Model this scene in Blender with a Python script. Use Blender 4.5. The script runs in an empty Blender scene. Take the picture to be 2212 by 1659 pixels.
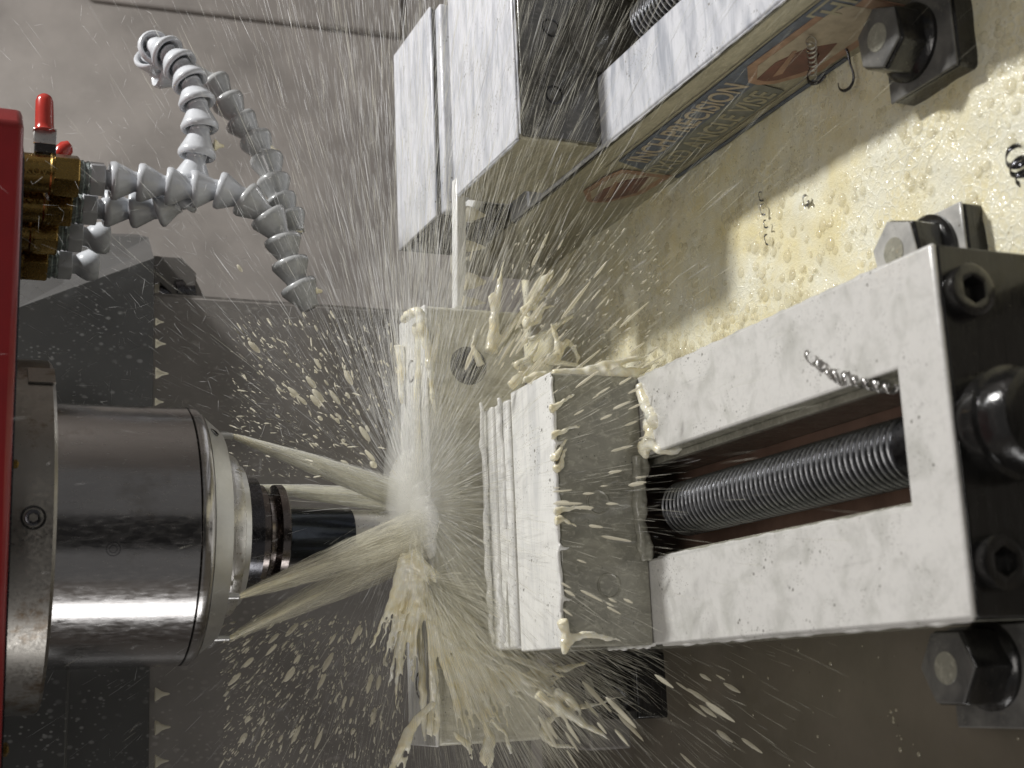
import bpy, bmesh, math, random
import numpy as np
from mathutils import Vector, Matrix, Euler
# ------------------------------------------------------------------ camera, world, lights (1 unit = 1 cm)
S = bpy.context.scene
S.unit_settings.scale_length = 0.01
COL = S.collection
random.seed(7); RNG = np.random.default_rng(7)
CR = np.array([[-0.04137751, -0.38737192, -0.92099452], [-0.97642948, 0.21110949, -0.04492499], [0.21183336, 0.89742731, -0.38697654]])
CP = np.array([-1.589, -42.286, 37.163]); F = 2949.0; PX, PY = 1106.0, 829.5
cam = bpy.data.cameras.new('camera'); co = bpy.data.objects.new('camera', cam); COL.objects.link(co)
M3 = Matrix([list(CR[0]), list(-CR[1]), list(-CR[2])]).transposed()
co.matrix_world = Matrix.Translation(Vector(CP)) @ M3.to_4x4()
cam.sensor_width = 36; cam.lens = 48.0; cam.clip_start = 0.5; cam.clip_end = 2000
cam.dof.use_dof = True; cam.dof.focus_distance = 84; cam.dof.aperture_fstop = 0.12
S.camera = co
W = bpy.data.worlds.new('World'); S.world = W; W.use_nodes = True
W.node_tree.nodes['Background'].inputs[0].default_value = (0.83, 0.81, 0.80, 1)
W.node_tree.nodes['Background'].inputs[1].default_value = 0.135
S.view_settings.view_transform = 'Standard'; S.view_settings.look = 'None'
S.view_settings.exposure = 0.42; S.view_settings.gamma = 1.0
S.cycles.max_bounces = 8; S.cycles.transparent_max_bounces = 24; S.cycles.volume_bounces = 7
def lamp(name, loc, tgt, power, sx, sy, col, kind='AREA', spread=math.pi):
    l = bpy.data.lights.new(name, kind); l.energy = power; l.color = col
    if kind == 'AREA': l.shape = 'RECTANGLE'; l.size = sx; l.size_y = sy; l.spread = spread
    o = bpy.data.objects.new(name, l); COL.objects.link(o); o.location = loc
    o.rotation_euler = (Vector(tgt) - Vector(loc)).to_track_quat('-Z', 'Y').to_euler()
    return o
lamp('work_lamp', (98, 44, 92), (18, 30, -2), 118000, 13, 9, (1.0, 0.99, 0.97))
lamp('spindle_highlight_light', (-62, 14, 8), (8, 36, 14), 12000, 17, 60, (0.99, 0.98, 0.97))  # added strip light, makes the bright streak on the spindle
lamp('front_fill_light', (2, -48, 78), (8, 38, 5), 13500, 46, 22, (1.0, 0.95, 0.9))  # added fill light for the faces turned to the camera
def ray(u, v): return CR.T @ np.array([(u - PX) / F, (v - PY) / F, 1.0])
def at(u, v, ax, val):                     # photo pixel (2212 wide) -> point of the real plane ax = val
    d = ray(u, v); i = 'xyz'.index(ax); return Vector(CP + d * (val - CP[i]) / d[i])
# ------------------------------------------------------------------ mesh helpers
class MB:
    def __init__(s): s.v = []; s.f = []
    def add(s, vs, fs):
        n = len(s.v); s.v += [tuple(p) for p in vs]; s.f += [tuple(i + n for i in f) for f in fs]; return s
    def box(s, x0, x1, y0, y1, z0, z1):
        return s.add([(x0,y0,z0),(x1,y0,z0),(x1,y1,z0),(x0,y1,z0),(x0,y0,z1),(x1,y0,z1),(x1,y1,z1),(x0,y1,z1)],
                     [(0,3,2,1),(4,5,6,7),(0,1,5,4),(1,2,6,5),(2,3,7,6),(3,0,4,7)])
    def prism(s, poly, ax, a, b):          # poly of 2D points on the two other axes, extruded along ax
        n = len(poly)
        def P(p, t):
            return {'x': (t, p[0], p[1]), 'y': (p[0], t, p[1]), 'z': (p[0], p[1], t)}[ax]
        return s.add([P(p, a) for p in poly] + [P(p, b) for p in poly],
                     [tuple(range(n))[::-1], tuple(range(n, 2*n))] + [(i, (i+1) % n, (i+1) % n + n, i + n) for i in range(n)])
    def lathe(s, prof, n=32, o=(0,0,0), d=(0,0,1), cap=True):   # prof: (t along d, radius)
        q = Vector(d).normalized().to_track_quat('Z', 'Y'); o = Vector(o); vs = []
        for t, r in prof:
            for k in range(n):
                a = 2*math.pi*k/n; vs.append(o + q @ Vector((r*math.cos(a), r*math.sin(a), t)))
        fs = []
        for j in range(len(prof)-1):
            for k in range(n):
                k2 = (k+1) % n; fs.append((j*n+k, j*n+k2, (j+1)*n+k2, (j+1)*n+k))
        if cap: fs += [tuple(range(n))[::-1], tuple(range((len(prof)-1)*n, len(prof)*n))]
        return s.add(vs, fs)
    def tube(s, pts, rad, n=10):
        pts = [Vector(p) for p in pts]; m = len(pts); vs = []; up = Vector((0.3, 0.2, 1))
        for i, p in enumerate(pts):
            t = (pts[min(i+1, m-1)] - pts[max(i-1, 0)]).normalized()
            a = t.cross(up).normalized(); b = t.cross(a); r = rad[i] if hasattr(rad, '__len__') else rad
            for k in range(n):
                w = 2*math.pi*k/n; vs.append(p + a*r*math.cos(w) + b*r*math.sin(w))
        fs = [(j*n+k, j*n+(k+1) % n, (j+1)*n+(k+1) % n, (j+1)*n+k) for j in range(m-1) for k in range(n)]
        return s.add(vs, fs + [tuple(range(n))[::-1], tuple(range((m-1)*n, m*n))])
    def blob(s, c, r, n=8, m=5):
        c = Vector(c); vs = [c + Vector((0,0,r[2]))]
        for j in range(1, m):
            th = math.pi*j/m
            for k in range(n):
                a = 2*math.pi*k/n; vs.append(c + Vector((r[0]*math.sin(th)*math.cos(a), r[1]*math.sin(th)*math.sin(a), r[2]*math.cos(th))))
        vs.append(c - Vector((0,0,r[2])))
        fs = [(0, 1+k, 1+(k+1) % n) for k in range(n)]
        for j in range(m-2): fs += [(1+j*n+k, 1+(j+1)*n+k, 1+(j+1)*n+(k+1) % n, 1+j*n+(k+1) % n) for k in range(n)]
        L = len(vs)-1; fs += [(L, 1+(m-2)*n+(k+1) % n, 1+(m-2)*n+k) for k in range(n)]
        return s.add(vs, fs)
    def obj(s, name, m, parent=None, bevel=0, smooth=False, off=None):
        me = bpy.data.meshes.new(name); me.from_pydata([(x-(off[0] if off else 0), y-(off[1] if off else 0), z-(off[2] if off else 0)) for x, y, z in s.v] if off else s.v, [], s.f)
        bm = bmesh.new(); bm.from_mesh(me); bmesh.ops.recalc_face_normals(bm, faces=bm.faces); bm.to_mesh(me); bm.free()
        return link(name, me, m, parent, bevel, smooth)
def link(name, me, m, parent=None, bevel=0, smooth=False):
    me.materials.append(m)
    o = bpy.data.objects.new(name, me); COL.objects.link(o); o.parent = parent
    if bevel:
        b = o.modifiers.new('bevel', 'BEVEL'); b.width = bevel; b.segments = 2; b.limit_method = 'ANGLE'; b.angle_limit = math.radians(35)
    if smooth or bevel:
        me.polygons.foreach_set('use_smooth', [True]*len(me.polygons))
        me.set_sharp_from_angle(angle=math.radians(38))
    return o
def tag(o, label=None, cat=None, group=None, kind=None):
    for k, v in (('label', label), ('category', cat), ('group', group), ('kind', kind)):
        if v: o[k] = v
    return o
def thing(name, label, cat, loc=(0,0,0), rot=(0,0,0), group=None):
    o = bpy.data.objects.new(name, None); COL.objects.link(o); o.location = loc; o.rotation_euler = rot
    o.empty_display_size = 1; return tag(o, label, cat, group)
def copy_tree(o, parent=None):
    c = o.copy(); COL.objects.link(c); c.parent = parent
    for ch in list(o.children): copy_tree(ch, c)
    return c
def np_mesh(name, verts, faces4, m):       # verts (N,3), faces (M,4) or (M,3)
    me = bpy.data.meshes.new(name); nv, nf, k = len(verts), len(faces4), faces4.shape[1]
    me.vertices.add(nv); me.vertices.foreach_set('co', verts.astype(np.float32).ravel())
    me.loops.add(nf*k); me.loops.foreach_set('vertex_index', faces4.astype(np.int32).ravel())
    me.polygons.add(nf); me.polygons.foreach_set('loop_start', np.arange(0, nf*k, k, dtype=np.int32))
    me.update(calc_edges=True); me.validate(); me.materials.append(m)
    me.polygons.foreach_set('use_smooth', [True]*nf)
    o = bpy.data.objects.new(name, me); COL.objects.link(o); return o
def text_obj(name, s, size, m, parent, origin, xdir, ydir, depth=0.02, width=None):
    cu = bpy.data.curves.new(name, 'FONT'); cu.body = s; cu.size = size; cu.extrude = depth
    cu.offset = 0.012*size
    t = bpy.data.objects.new(name, cu); COL.objects.link(t)
    me = bpy.data.meshes.new_from_object(t.evaluated_get(bpy.context.evaluated_depsgraph_get()))
    bpy.data.objects.remove(t)
    xs = [v.co.x for v in me.vertices]; k = (width/(max(xs)-min(xs))) if width else 1
    X = Vector(xdir).normalized(); Y = Vector(ydir).normalized(); Z = X.cross(Y)
    for v in me.vertices: v.co = Vector(origin) + X*(v.co.x-min(xs))*k + Y*v.co.y + Z*v.co.z
    me.materials.clear()
    return link(name, me, m, parent)
# ------------------------------------------------------------------ materials
class NT:
    def __init__(s, name):
        s.m = bpy.data.materials.new(name); s.m.use_nodes = True; s.t = s.m.node_tree
        s.b = s.t.nodes['Principled BSDF']; s.tc = s.n('ShaderNodeTexCoord')
    def n(s, ty, **k):
        x = s.t.nodes.new(ty)
        for a, b in k.items(): setattr(x, a, b)
        return x
    def l(s, a, b): s.t.links.new(a, b)
    def co(s, scale=(1,1,1), rot=(0,0,0)):
        mp = s.n('ShaderNodeMapping'); mp.inputs['Scale'].default_value = scale; mp.inputs['Rotation'].default_value = rot
        s.l(s.tc.outputs['Object'], mp.inputs['Vector']); return mp.outputs[0]
    def noise(s, sc, det=4, rough=.55, dist=0, vec=None):
        x = s.n('ShaderNodeTexNoise'); x.inputs['Scale'].default_value = sc; x.inputs['Detail'].default_value = det
        x.inputs['Roughness'].default_value = rough; x.inputs['Distortion'].default_value = dist
        s.l(vec or s.co(), x.inputs['Vector']); return x.outputs['Fac']
    def vor(s, sc, feat='F1', out='Distance', rnd=1, vec=None):
        x = s.n('ShaderNodeTexVoronoi', feature=feat); x.inputs['Scale'].default_value = sc
        x.inputs['Randomness'].default_value = rnd
        s.l(vec or s.co(), x.inputs['Vector']); return x.outputs[out]
    def ramp(s, fac, stops):
        x = s.n('ShaderNodeValToRGB'); e = x.color_ramp.elements
        while len(e) < len(stops): e.new(.5)
        for i, (p, c) in enumerate(stops):
            e[i].position = p; e[i].color = (c, c, c, 1) if not hasattr(c, '__len__') else (*c, 1)
        s.l(fac, x.inputs[0]); return x.outputs[0]
    def mix(s, f, a, b, mode='MIX'):
        x = s.n('ShaderNodeMix', data_type='RGBA', blend_type=mode)
        for i, v in ((0, f), (6, a), (7, b)):
            if hasattr(v, 'links'): s.l(v, x.inputs[i])
            elif i == 0: x.inputs[0].default_value = v
            else: x.inputs[i].default_value = (*v, 1)
        return x.outputs[2]
    def math(s, op, a, b=0.0):
        x = s.n('ShaderNodeMath', operation=op)
        for i, v in ((0, a), (1, b)):
            if hasattr(v, 'links'): s.l(v, x.inputs[i])
            else: x.inputs[i].default_value = v
        return x.outputs[0]
    def bump(s, h, st=.3, dist=.05):
        x = s.n('ShaderNodeBump'); x.inputs['Strength'].default_value = st; x.inputs['Distance'].default_value = dist
        prev = s.b.inputs['Normal'].links
        if prev: s.l(prev[0].from_socket, x.inputs['Normal'])
        s.l(h, x.inputs['Height']); s.l(x.outputs[0], s.b.inputs['Normal']); return s
    def set(s, base=None, rough=.5, metal=0, coat=0, ior=1.45, sss=0, aniso=0, coat_r=.08):
        for nm, v in (('Base Color', base), ('Roughness', rough), ('Metallic', metal), ('Coat Weight', coat), ('IOR', ior),
                      ('Subsurface Weight', sss), ('Anisotropic', aniso), ('Coat Roughness', coat_r)):
            if v is None: continue
            if hasattr(v, 'links'): s.l(v, s.b.inputs[nm])
            elif nm == 'Base Color': s.b.inputs[nm].default_value = (*v, 1)
            else: s.b.inputs[nm].default_value = v
        if sss: s.b.inputs['Subsurface Radius'].default_value = (.45, .42, .3); s.b.inputs['Subsurface Scale'].default_value = .5
        return s
def pits(t, col, sc, thr, dark, vec=None):    # scattered small bubble pits, clustered
    v = t.vor(sc, vec=vec); r = t.ramp(v, [(thr*.55, 1), (thr, 0)])
    gate = t.ramp(t.noise(.55, 2), [(.52, 0), (.62, 1)])
    f = t.math('MULTIPLY', r, gate)
    return t.mix(f, col, dark), f
def milk(name, white, shade, st=(1,1,1), amount=(.42,.68), sc=.5, pit=2.6):
    t = NT(name); v = t.co(st)
    a = t.noise(sc, 5, .6, .6, v); b = t.noise(sc*6, 4, .6, .3, v)
    c = t.mix(t.ramp(a, [(amount[0], 0), (amount[1], 1)]), white, shade)
    c = t.mix(t.ramp(b, [(.5, 0), (.78, .5)]), c, tuple(x*.72 for x in white))
    c, f = pits(t, c, pit*.8, .19, (.16,.15,.13)); c, f2 = pits(t, c, pit*2.4, .25, (.28,.27,.24))
    t.set(c, .32, coat=.5, coat_r=.12); t.bump(b, .25, .06).bump(t.noise(.35, 2, vec=v), .5, .25).bump(f, -.6, .06); return t.m
def film(name, base, dark, st=(1,1,1), sc=.8, r=.22):
    t = NT(name); v = t.co(st)
    a = t.noise(sc, 5, .6, 1.0, v); b = t.noise(sc*5, 4, .65, .5, v)
    c = t.mix(t.ramp(a, [(.3, 0), (.7, 1)]), base, dark); c = t.mix(t.ramp(b, [(.52, 0), (.75, .6)]), c, tuple(min(1, x*1.7) for x in base))
    c, f = pits(t, c, 3.2, .16, (.07,.065,.05))
    t.set(c, r, coat=.35); t.bump(b, .3, .07).bump(a, .25, .2); return t.m
def metal(name, base, rough, st=(1,1,1), bump=.06, stain=None):
    t = NT(name); v = t.co(st)
    a = t.noise(.35, 5, .6, .4, v); b = t.noise(5, 6, .65, .2, v)
    r = t.ramp(b, [(.3, max(0.02, rough-.08)), (.75, rough+.16)])
    c = t.mix(t.ramp(a, [(.35, 0), (.75, .6)]), base, tuple(x*.62 for x in base))
    if stain: c = t.mix(t.ramp(t.noise(.22, 6, .75), [(.56, 0), (.66, .8)]), c, stain)
    t.set(c, r, 1.0); t.bump(b, bump, .05); return t.m
def plain(name, base, rough=.5, coat=0, var=.25, sc=1.2, bump=.1, metalv=0, sss=0):
    t = NT(name); a = t.noise(sc, 5, .6)
    c = t.mix(t.ramp(a, [(.35, 0), (.7, 1)]), base, tuple(x*(1-var) for x in base))
    t.set(c, rough, metalv, coat, sss=sss); t.bump(t.noise(sc*5, 3), bump, .05); return t.m
def spatter(name, base, dot, sc=2.2, amt=.5, rough=.45, st=(1,1,1)):
    t = NT(name); v = t.co(st); c = t.mix(t.ramp(t.noise(.12, 4), [(.35, 0), (.7, 1)]), base, tuple(x*.7 for x in base))
    gate = t.ramp(t.noise(.25, 3), [(.38, 0), (.6, 1)])
    for k, thr in ((sc, .22), (sc*2.1, .26), (sc*.6, .16)):
        d = t.ramp(t.vor(k, vec=t.mix(.12, v, t.n('ShaderNodeTexNoise').outputs['Color'])), [(thr*.5, 1), (thr, 0)])
        c = t.mix(t.math('MULTIPLY', t.math('MULTIPLY', d, gate), amt), c, dot)
    t.set(c, rough, coat=.3); t.bump(t.noise(6, 3), .15, .05); return t.m
M = {}
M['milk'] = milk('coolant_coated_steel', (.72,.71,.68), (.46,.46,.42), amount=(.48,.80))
M['milk2'] = milk('coolant_coated_steel_streaked', (.71,.72,.76), (.38,.40,.45), st=(.35,1.6,1), amount=(.44,.7), sc=.7)
M['milkrun'] = milk('running_coolant_on_steel', (.90,.895,.86), (.60,.61,.61), st=(.22,1.5,1), amount=(.48,.78), sc=.7, pit=2)
M['platefilm'] = film('scatter_brightened_film_on_plate', (.78,.76,.64), (.50,.48,.39), st=(1.4,1,.5), sc=.7)  # film colour lightened to carry the scattered light on the plate front
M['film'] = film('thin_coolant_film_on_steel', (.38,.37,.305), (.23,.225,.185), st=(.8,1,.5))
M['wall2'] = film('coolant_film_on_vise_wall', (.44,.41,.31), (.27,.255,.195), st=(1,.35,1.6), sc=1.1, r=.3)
M['jaw2'] = film('wet_dark_jaw_face', (.12,.115,.10), (.06,.058,.052), st=(1,1,.7))
M['black'] = film('wet_black_steel', (.022,.021,.02), (.006,.006,.006), st=(.35,1,2.4), sc=.6, r=.16)
M['darksteel'] = metal('dark_steel', (.11,.11,.12), .22)
M['bed'] = plain('pinkish_wet_bed', (.40,.25,.19), .35, .4, .4, .4)
M['screw'] = metal('screw_steel', (.07,.07,.075), .3)
M['crest'] = metal('glint_toned_thread_crest', (.55,.56,.58), .3)  # crest steel lightened for its glint, core left dark for the valleys
M['spindle'] = metal('spindle_steel', (.46,.45,.445), .17, st=(1,1,.25), bump=.05, stain=(.30,.285,.27))
M['flange'] = metal('stained_flange_steel', (.30,.285,.26), .34, bump=.1, stain=(.12,.075,.035))
M['nose'] = metal('brushed_nose_steel', (.70,.70,.69), .36, st=(1,1,.3), bump=.04)
M['holder'] = metal('tool_holder_steel', (.22,.195,.185), .18, bump=.02)
M['tool'] = metal('dark_carbide_shank', (.035,.04,.05), .16, bump=.02)
M['bright'] = metal('bright_steel', (.62,.61,.59), .3)
M['brass'] = metal('wet_brass', (.30,.20,.065), .24, bump=.16, stain=(.05,.045,.02))
M['red'] = plain('red_paint', (.22,.007,.009), .34, .25, .2, .3, .03)
M['redgrip'] = plain('red_vinyl', (.42,.035,.025), .22, .5, .3, .6, .05)
M['hose'] = plain('light_grey_hose_plastic', (.58,.60,.63), .27, .5, .22, .8, .12)
M['dirtyhose'] = plain('wet_hose_plastic', (.46,.47,.47), .25, .5, .3, .9, .15)
M['nutgrey'] = plain('grey_nut_plastic', (.42,.43,.45), .3, .3, .15)
M['tape'] = plain('thread_tape', (.32,.38,.37), .35, .3, .75, 5, .8)
M['cavity'] = plain('hollow_shadowed_plastic', (.12,.12,.125), .4)
M['wallback'] = spatter('enclosure_paint', (.45,.415,.385), (.52,.49,.46), 1.2, .2, .5)
M['cover'] = spatter('spattered_dark_cover', (.07,.07,.068), (.34,.34,.33), 1.6, .6, .42, st=(1,1,.7))
M['coverplain'] = spatter('dark_cover_side', (.085,.084,.082), (.15,.15,.15), 1.4, .12, .45)
M['sheet'] = spatter('spattered_grey_sheet', (.23,.215,.20), (.42,.40,.37), 1.4, .38, .4, st=(1,1,.6))
M['hood'] = spatter('grey_hood_paint', (.15,.14,.13), (.26,.24,.22), 1.2, .35, .45)
M['reflpanel'] = plain('reflection_panel_black', (.03,.03,.032), .5)  # black of the added panel that the spindle mirrors
M['cream'] = NT('cream_coolant').set((.82,.75,.52), .2, coat=.3).m
t = NT('cream_splash'); cc = t.mix(t.ramp(t.noise(.9, 4, .6), [(.35, 0), (.68, 1)]), (.93,.915,.81), (.86,.77,.50))
t.set(cc, .16, coat=.35, sss=.25); t.bump(t.noise(2.6, 4), .3, .08); M['splash'] = t.m

def thread_mat(name, col, op):
    t = NT(name); t.set(col, .35, sss=0); t.b.inputs['Subsurface Weight'].default_value = 0; tl = t.n('ShaderNodeBsdfTranslucent'); tl.inputs[0].default_value = (*col, 1); m2 = t.n('ShaderNodeMixShader'); m2.inputs[0].default_value = .5; t.l(t.b.outputs[0], m2.inputs[1]); t.l(tl.outputs[0], m2.inputs[2]); tr = t.n('ShaderNodeBsdfTransparent'); mx = t.n('ShaderNodeMixShader'); mx.inputs[0].default_value = op
    t.l(tr.outputs[0], mx.inputs[1]); t.l(m2.outputs[0], mx.inputs[2]); t.l(mx.outputs[0], t.t.nodes['Material Output'].inputs['Surface']); return t.m
M['drop'] = thread_mat('cream_drop', (.90,.86,.72), .68)
M['streak'] = thread_mat('fine_spray', (.95,.95,.94), .52); M['streakcream'] = thread_mat('cream_spray', (.95,.925,.81), .55)
M['blue'] = plain('faded_blue_print', (.10,.13,.20), .4, .3, .5, 1.5)
M['greyblue'] = plain('washed_blue_print', (.19,.20,.19), .4, .3, .4, 1.2)
M['letter'] = plain('cream_lettering', (.46,.39,.30), .4, .2, .3, 1.5)
M['letter2'] = plain('khaki_lettering', (.40,.37,.27), .4, .2, .3, 1.5)
M['logored'] = plain('dark_red_print', (.17,.05,.04), .35, .3, .5, 1.2)
M['logoorange'] = plain('faded_orange_print', (.40,.24,.165), .4, .2, .4, 1.2)
M['table'] = plain('wet_table_steel', (.17,.155,.13), .25, .5, .35, .15)
M['thinplate'] = milk('coolant_coated_thin_part', (.85,.85,.83), (.72,.73,.72), st=(.3,1,1), sc=.4)
def volume_mat(name, col, dens, aniso=-.2):
    m = bpy.data.materials.new(name); m.use_nodes = True; nt = m.node_tree
    nt.nodes.remove(nt.nodes['Principled BSDF']); v = nt.nodes.new('ShaderNodeVolumePrincipled')
    v.inputs['Color'].default_value = (*col, 1); v.inputs['Density'].default_value = dens; v.inputs['Anisotropy'].default_value = aniso
    nt.links.new(v.outputs[0], nt.nodes['Material Output'].inputs['Volume']); return m
# foam
def foam_mat(name, rim, cen, deep):
    t = NT(name); wob = t.n('ShaderNodeTexNoise'); wob.inputs['Scale'].default_value = .8; t.l(t.co(), wob.inputs['Vector'])
    hs = []; col = None
    big = t.ramp(t.noise(.16, 3), [(.42, 0), (.62, 1)])
    for sc, w in ((1.9, .09), (4.2, .14), (9.0, .2)):
        vec = t.mix(.10, t.co(), wob.outputs['Color'])
        e = t.vor(sc, 'DISTANCE_TO_EDGE', vec=vec); hs.append(t.ramp(e, [(0, 1), (w, .25), (w*3, 0)]))
    base = t.mix(t.ramp(t.noise(.3, 5, .65), [(.35, 0), (.68, 1)]), cen, rim)
    base = t.mix(t.math('MULTIPLY', hs[0], t.math('MULTIPLY', big, .85)), base, rim)
    base = t.mix(t.math('MULTIPLY', t.math('MULTIPLY', hs[1], big), .45), base, rim)
    # darker little bubble windows
    d = t.ramp(t.vor(2.6), [(.10, 1), (.2, 0)]); g = t.ramp(t.noise(.4, 3), [(.48, 0), (.58, 1)])
    base = t.mix(t.math('MULTIPLY', t.math('MULTIPLY', d, g), .7), base, deep)
    t.set(base, .14, coat=.4); t.bump(t.math('MULTIPLY', hs[0], big), .4, .08).bump(hs[1], .3, .04).bump(hs[2], .35, .03).bump(t.noise(.5, 3), .35, .3); return t.m
M['foam'] = foam_mat('bubbly_cream_foam', (.94,.92,.76), (.90,.80,.47), (.50,.42,.22))
t = NT('thin_brown_coolant'); c_ = t.mix(t.ramp(t.noise(.12, 5, .6), [(.3, 0), (.7, 1)]), (.185,.16,.125), (.125,.11,.082)); c_, f_ = pits(t, c_, 1.6, .1, (.07,.06,.04)); t.set(c_, .3, coat=.25); t.bump(t.noise(.3, 3), .3, .3).bump(t.noise(3, 4), .12, .05); M['pool'] = t.m
t = NT('bubble_skin'); t.set((.88,.82,.60), .05, coat=.8)
tr = t.n('ShaderNodeBsdfTransparent'); mx = t.n('ShaderNodeMixShader'); mx.inputs[0].default_value = .30
t.l(tr.outputs[0], mx.inputs[1]); t.l(t.b.outputs[0], mx.inputs[2]); t.l(mx.outputs[0], t.t.nodes['Material Output'].inputs['Surface']); M['bubble'] = t.m
def shell_mat(name, col, op, zs=.18, sc=2.2):
    t = NT(name); v = t.co((1, 1, zs)); f = t.noise(sc, 5, .65, .4, v); a = t.math('MULTIPLY', t.ramp(f, [(.30, .12), (.62, 1)]), op)
    t.set(t.mix(t.ramp(f, [(.3, 0), (.6, 1)]), tuple(x*.85 for x in col), col), .4)
    tl = t.n('ShaderNodeBsdfTranslucent'); tl.inputs[0].default_value = (*col, 1); m2 = t.n('ShaderNodeMixShader'); m2.inputs[0].default_value = .5
    t.l(t.b.outputs[0], m2.inputs[1]); t.l(tl.outputs[0], m2.inputs[2]); tr = t.n('ShaderNodeBsdfTransparent'); mx = t.n('ShaderNodeMixShader')
    t.l(a, mx.inputs[0]); t.l(tr.outputs[0], mx.inputs[1]); t.l(m2.outputs[0], mx.inputs[2]); t.l(mx.outputs[0], t.t.nodes['Material Output'].inputs['Surface']); return t.m
ZT = -8.2
# ------------------------------------------------------------------ setting
tag(MB().box(-60, 95, -40, 60, -12, ZT).obj('machine_table', M['table']), kind='structure')
def rough_sheet(name, x0, x1, y0, y1, step, z, amp, m):
    nx, ny = int((x1-x0)/step)+1, int((y1-y0)/step)+1
    X, Y = np.meshgrid(np.linspace(x0, x1, nx), np.linspace(y0, y1, ny))
    Z = z + amp*(np.sin(X*.9+1.3*np.sin(Y*.55))*np.cos(Y*.7+.8*np.sin(X*.4)) + .5*np.sin(X*2.1+Y*1.3)*np.sin(Y*2.7-X*.6))
    idx = np.arange(nx*ny).reshape(ny, nx)
    f = np.stack([idx[:-1,:-1], idx[:-1,1:], idx[1:,1:], idx[1:,:-1]], -1).reshape(-1, 4)
    return np_mesh(name, np.stack([X, Y, Z], -1).reshape(-1, 3), f, m)
foam = rough_sheet('foamy_coolant_pool', 14.8, 31, -40, 58, .4, -7.35, .10, M['foam']); tag(foam, kind='structure')
rough_sheet('thin_coolant_pool', -60, .6, -40, 58, .8, -7.75, .04, M['pool'])['kind'] = 'structure'
wall = tag(MB().box(-90, 128, 128, 130, -60, 140).obj('enclosure_wall', M['wallback']), kind='structure')
e0, e1 = at(190, 0, 'y', 127.4), at(870, 82, 'y', 127.4)
mb = MB(); mb.prism([(e0.x, e0.z), (e1.x, e1.z), (e1.x+22, e1.z), (e0.x+22, e0.z)], 'y', 127.0, 128.2); tag(mb.obj('enclosure_wall_fold', M['wallback'], bevel=1.1), kind='structure')
tag(MB().box(128, 130, -60, 128, -60, 140).obj('enclosure_side_wall', M['wallback']), kind='structure')
tag(MB().box(-92, -90, -60, 128, -60, 140).obj('enclosure_side_wall', M['wallback']), kind='structure')
tag(MB().box(-90, 128, 61, 128, -61, -60).obj('chip_tray_floor', M['table']), kind='structure')
tag(MB().box(-34, 30, -92, -88, -60, 120).obj('dark_reflection_panel', M['reflpanel']), kind='structure')  # unseen dark panel added behind the camera to darken the spindle reflection
# telescoping covers behind the spindle
yc = 60
lc = thing('telescopic_cover', 'grey coolant-spattered sheet metal way cover behind the milling zone, below the dark cover', 'way cover', (0, 62, ZT))
MB().box(-60, at(600, 655, 'y', 62).x, 0.0, 1.2, 0, at(330, 655, 'y', 62).z + 3 - ZT).obj('sheet', M['sheet'], lc, bevel=.15)
MB().box(at(600, 655, 'y', 62).x-.02, at(600, 655, 'y', 62).x+.25, 0.3, 26, 0, 33).obj('side_flange', M['sheet'], lc)
uc = thing('telescopic_cover', 'dark grey speckled upper way cover with slanted fold, behind the spindle', 'way cover', (0, yc, 22))
pB = at(334, 556, 'y', yc); pT = at(40, 662, 'y', yc); zb = at(335, 1100, 'y', yc).z
MB().prism([(-60, zb-22), (pB.x, pB.z-22), (pT.x, pT.z-22), (pT.x-6, 24), (-60, 24)], 'y', 0, .5).obj('front_sheet', M['cover'], uc, bevel=.08)
q1 = at(321, 513, 'y', 66); q2 = at(297, 506, 'y', 67); q3 = at(20, 498, 'y', 67)
MB().add([(pB.x, .25, pB.z-22), (q1.x, 6, q1.z-22), (q2.x, 7, q2.z-22), (q3.x, 7, q3.z-22), (pT.x, .25, pT.z-22),
          (pB.x, 1.2, pB.z-21.9), (q1.x-.3, 7, q1.z-21.9), (q2.x-.3, 8, q2.z-22), (q3.x-.3, 8, q3.z-22), (pT.x, 1.2, pT.z-22)],
         [(0,1,2,3,4), (9,8,7,6,5), (0,5,6,1), (1,6,7,2), (2,7,8,3), (3,8,9,4), (4,9,5,0)]).obj('folded_side', M['coverplain'], uc)
# hood with fitting under the dark cover
hd = thing('cable_hood', 'small grey sheet metal hood with black fitting inside, under the corner of the dark cover', 'hood', (0, 64, 22))
hp = [at(u, v, 'y', 64) for u, v in ((332, 552), (392, 556), (424, 590), (424, 622), (400, 622), (332, 622))]
MB().prism([(p.x, p.z-22) for p in hp], 'y', 0, 2.2).obj('hood_plate', M['hood'], hd, bevel=.08)
hp = [at(u, v, 'y', 64) for u, v in ((420, 590), (452, 655), (420, 655))]
MB().prism([(p.x, p.z-22) for p in hp], 'y', .5, 6).obj('gusset', M['sheet'], hd)
a, b = at(343, 640, 'y', 65), at(418, 634, 'y', 65)
MB().lathe([(0, 1.0), (1.2, 1.0), (1.25, 1.25), (1.9, 1.25), (2.0, .9), ((b-a).length, .9)], 14, (a.x, .8, a.z-22), (b-a)).obj('fitting', M['darksteel'], hd, smooth=True)
hp = [at(u, v, 'y', 64) for u, v in ((345, 612), (362, 612), (398, 646), (385, 650))]
MB().prism([(p.x, p.z-22) for p in hp], 'y', -.3, .3).obj('strut', M['hood'], hd)
hp = [at(u, v, 'y', 64) for u, v in ((334, 615), (343, 615), (343, 640), (334, 640))]
MB().prism([(p.x, p.z-22) for p in hp], 'y', -.2, .2).obj('bracket', M['drop'], hd)
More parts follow.
